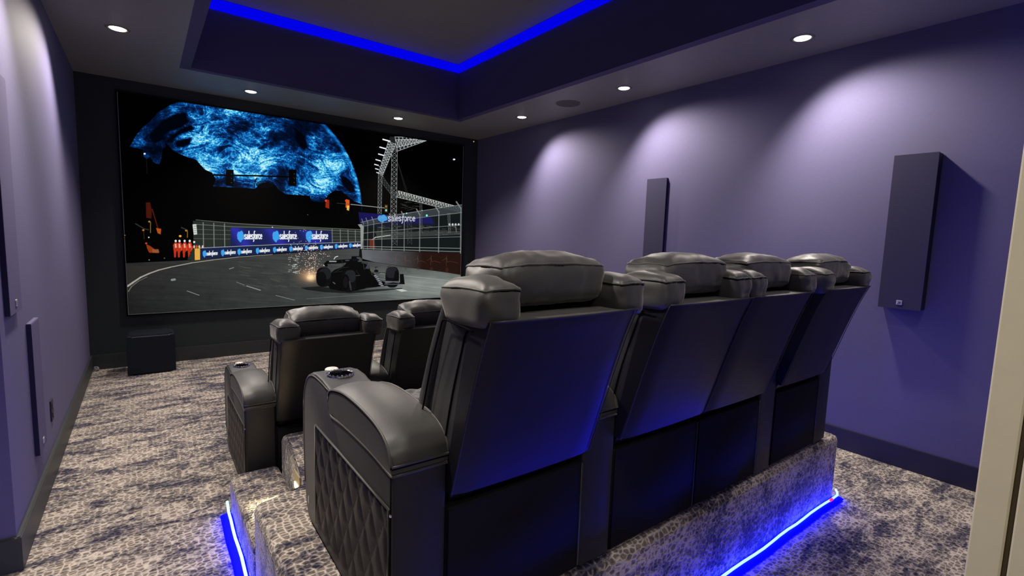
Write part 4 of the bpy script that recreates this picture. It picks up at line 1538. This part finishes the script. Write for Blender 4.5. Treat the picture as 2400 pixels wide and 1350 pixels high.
        bm.faces.new(rings[0])
        bm.faces.new(list(reversed(rings[-1])))
        bo = from_bm('side_bolster', bm, 'leather_side_shaded', root, smooth=True)
        # side web between bolster and rear panel
        web = [(0.05, 0.42), (-0.012, 0.44), (-0.052, 0.56), (-0.094, 0.70), (-0.137, 0.83), (-0.150, 0.895), (-0.02, 0.925), (0.02, 0.91), (0.055, 0.80), (0.095, 0.66), (0.125, 0.52), (0.14, 0.42)]
        wb = extrude_yz('side_panel', web, *sorted((sx(0.006), sx(0.03))), 'leather_side_shaded', root, bevel=0.005)
        mid = smooth_curve([(0.040, 0.44), (0.018, 0.58), (-0.012, 0.70), (-0.052, 0.82), (-0.072, 0.872), (-0.100, 0.884), (-0.150, 0.884)], 24)
        tube('seam', [(sx(0.0055), y, z) for y, z in mid], 0.0030, 'seam', wb, sides=6)
        tube('seam', [(sx(-0.012), y, z) for y, z in smooth_curve([(0.172, 0.42), (0.140, 0.56), (0.108, 0.66), (0.070, 0.77), (0.028, 0.865), (0.010, 0.895), (-0.04, 0.895), (-0.13, 0.889)], 24)], 0.0026, 'seam', bo, sides=6)
        wx, wy, wz = (0.040, 0.010)[sd] + tuck[sd], -0.076, 0.940
        tilt = math.radians(-3)
        wp, lp = cushion('wing_pillow', (sx(wx), wy, wz), (0.114, 0.212, 0.094), 0.025, 'leather', root, crown=0.030, puff=0.007, res=18, wr=.0030, seed=seed * 2 + sd, rot=(tilt, 0, 0), taper=(0.90, 0.92))
        tube('piping', lp(0.93, 0.0018, -.0015), 0.0030, 'leather', wp, sides=6, closed=True)
        tube('seam', lp(0.93, 0.0006, -.0060), 0.0024, 'seam', wp, sides=6, closed=True)
    # headrest
    hz0, hz1 = (0.930, 1.040) if hr_gap else (0.925, 1.040)
    hc = (hz0 + hz1) / 2 - hr_drop
    hr, lp = cushion('headrest', (w_ / 2, -0.030, hc), (0.386, 0.190, hz1 - hz0), 0.042, 'leather', root, crown=0.036, puff=0.010, res=26, wr=.0030, seed=seed + 40, rot=(math.radians(hr_tilt), 0, 0), taper=(0.97, 0.90))
    tube('piping', lp(0.93, 0.0018, -.0015, 16), 0.0034, 'leather', hr, sides=6, closed=True)
    tube('seam', lp(0.93, 0.0006, -.0068, 16), 0.0027, 'seam', hr, sides=6, closed=True)
    br = box('headrest_bracket', w_ / 2 - .05, w_ / 2 + .05, 0.02, 0.035, 0.84, hc - .02, 'cup_dark', hr)
    for sxv in (-1, 1):
        t0 = lp(0.93, 0.0010, 0, 16)[0 if sxv < 0 else 16]
        t1 = lp(-0.8, 0.0010, 0, 16)[0 if sxv < 0 else 16]
        tube('seam', [t0, (Vector(t0) + Vector(t1)) / 2 + Vector((0, -.001, 0)), t1], 0.0016, 'seam', hr, sides=5)
    return root


def add_arm(rec, side, arm_proto, dx=0.0):
    """side 0: left arm of the seat, 1: right arm"""
    a = copy_tree(arm_proto, rec) if False else None
    c = arm_proto.copy()
    COL.objects.link(c)
    c.parent = rec
    for ch in list(arm_proto.children):
        copy_tree(ch, c)
    c.location = (-dx if side == 0 else SW + AW + dx, 0, 0)
    return c


def kill(o):
    for ch in list(o.children):
        kill(ch)
    bpy.data.objects.remove(o)


proto_outer = make_arm(None, outer=True)
proto_plain = make_arm(None, outer=False)

YBK = 1.080
x = 0.467 + AW
BACK = [('back row recliner nearest the doorway, with quilted outer side and cup holder', [(0, proto_outer)]),
        ('back row recliner second from the doorway end, with an armrest toward its left neighbour', [(0, proto_plain)]),
        ('back row recliner third from the doorway end, touching its neighbour without an armrest', []),
        ('back row recliner farthest from the doorway, beside the right wall', [(0, proto_plain), (1, proto_plain)])]
for i, (lab, arms) in enumerate(BACK):
    r_ = make_recliner(0.0, True, seed=i, tuck=((0, 0), (0, .048), (.018, 0), (0, .01))[i])
    if i in (1, 3):
        x += AW
    for sd, pr_ in arms:
        add_arm(r_, sd, pr_)
    r_.location = (x, YBK, RZ + .002)
    x += SW + .002
    tag(r_, lab, 'recliner', 'back row of leather recliners')

x = 0.402 + AW
for i, (lab, arms) in enumerate((('front row recliner at the left, by the carpeted step', [(0, proto_outer)]),
                                 ('front row recliner second from the left, partly hidden by the back row', [(0, proto_plain), (1, proto_plain)]))):
    r_ = make_recliner(0.012, False, seed=10 + i, hr_tilt=12)
    for sd, pr_ in arms:
        add_arm(r_, sd, pr_, 0.004 if i else 0)
    r_.location = (x, 2.895, 0.0)
    x += SW + AW + .010
    tag(r_, lab, 'recliner', 'front row of leather recliners')
kill(proto_outer)
kill(proto_plain)
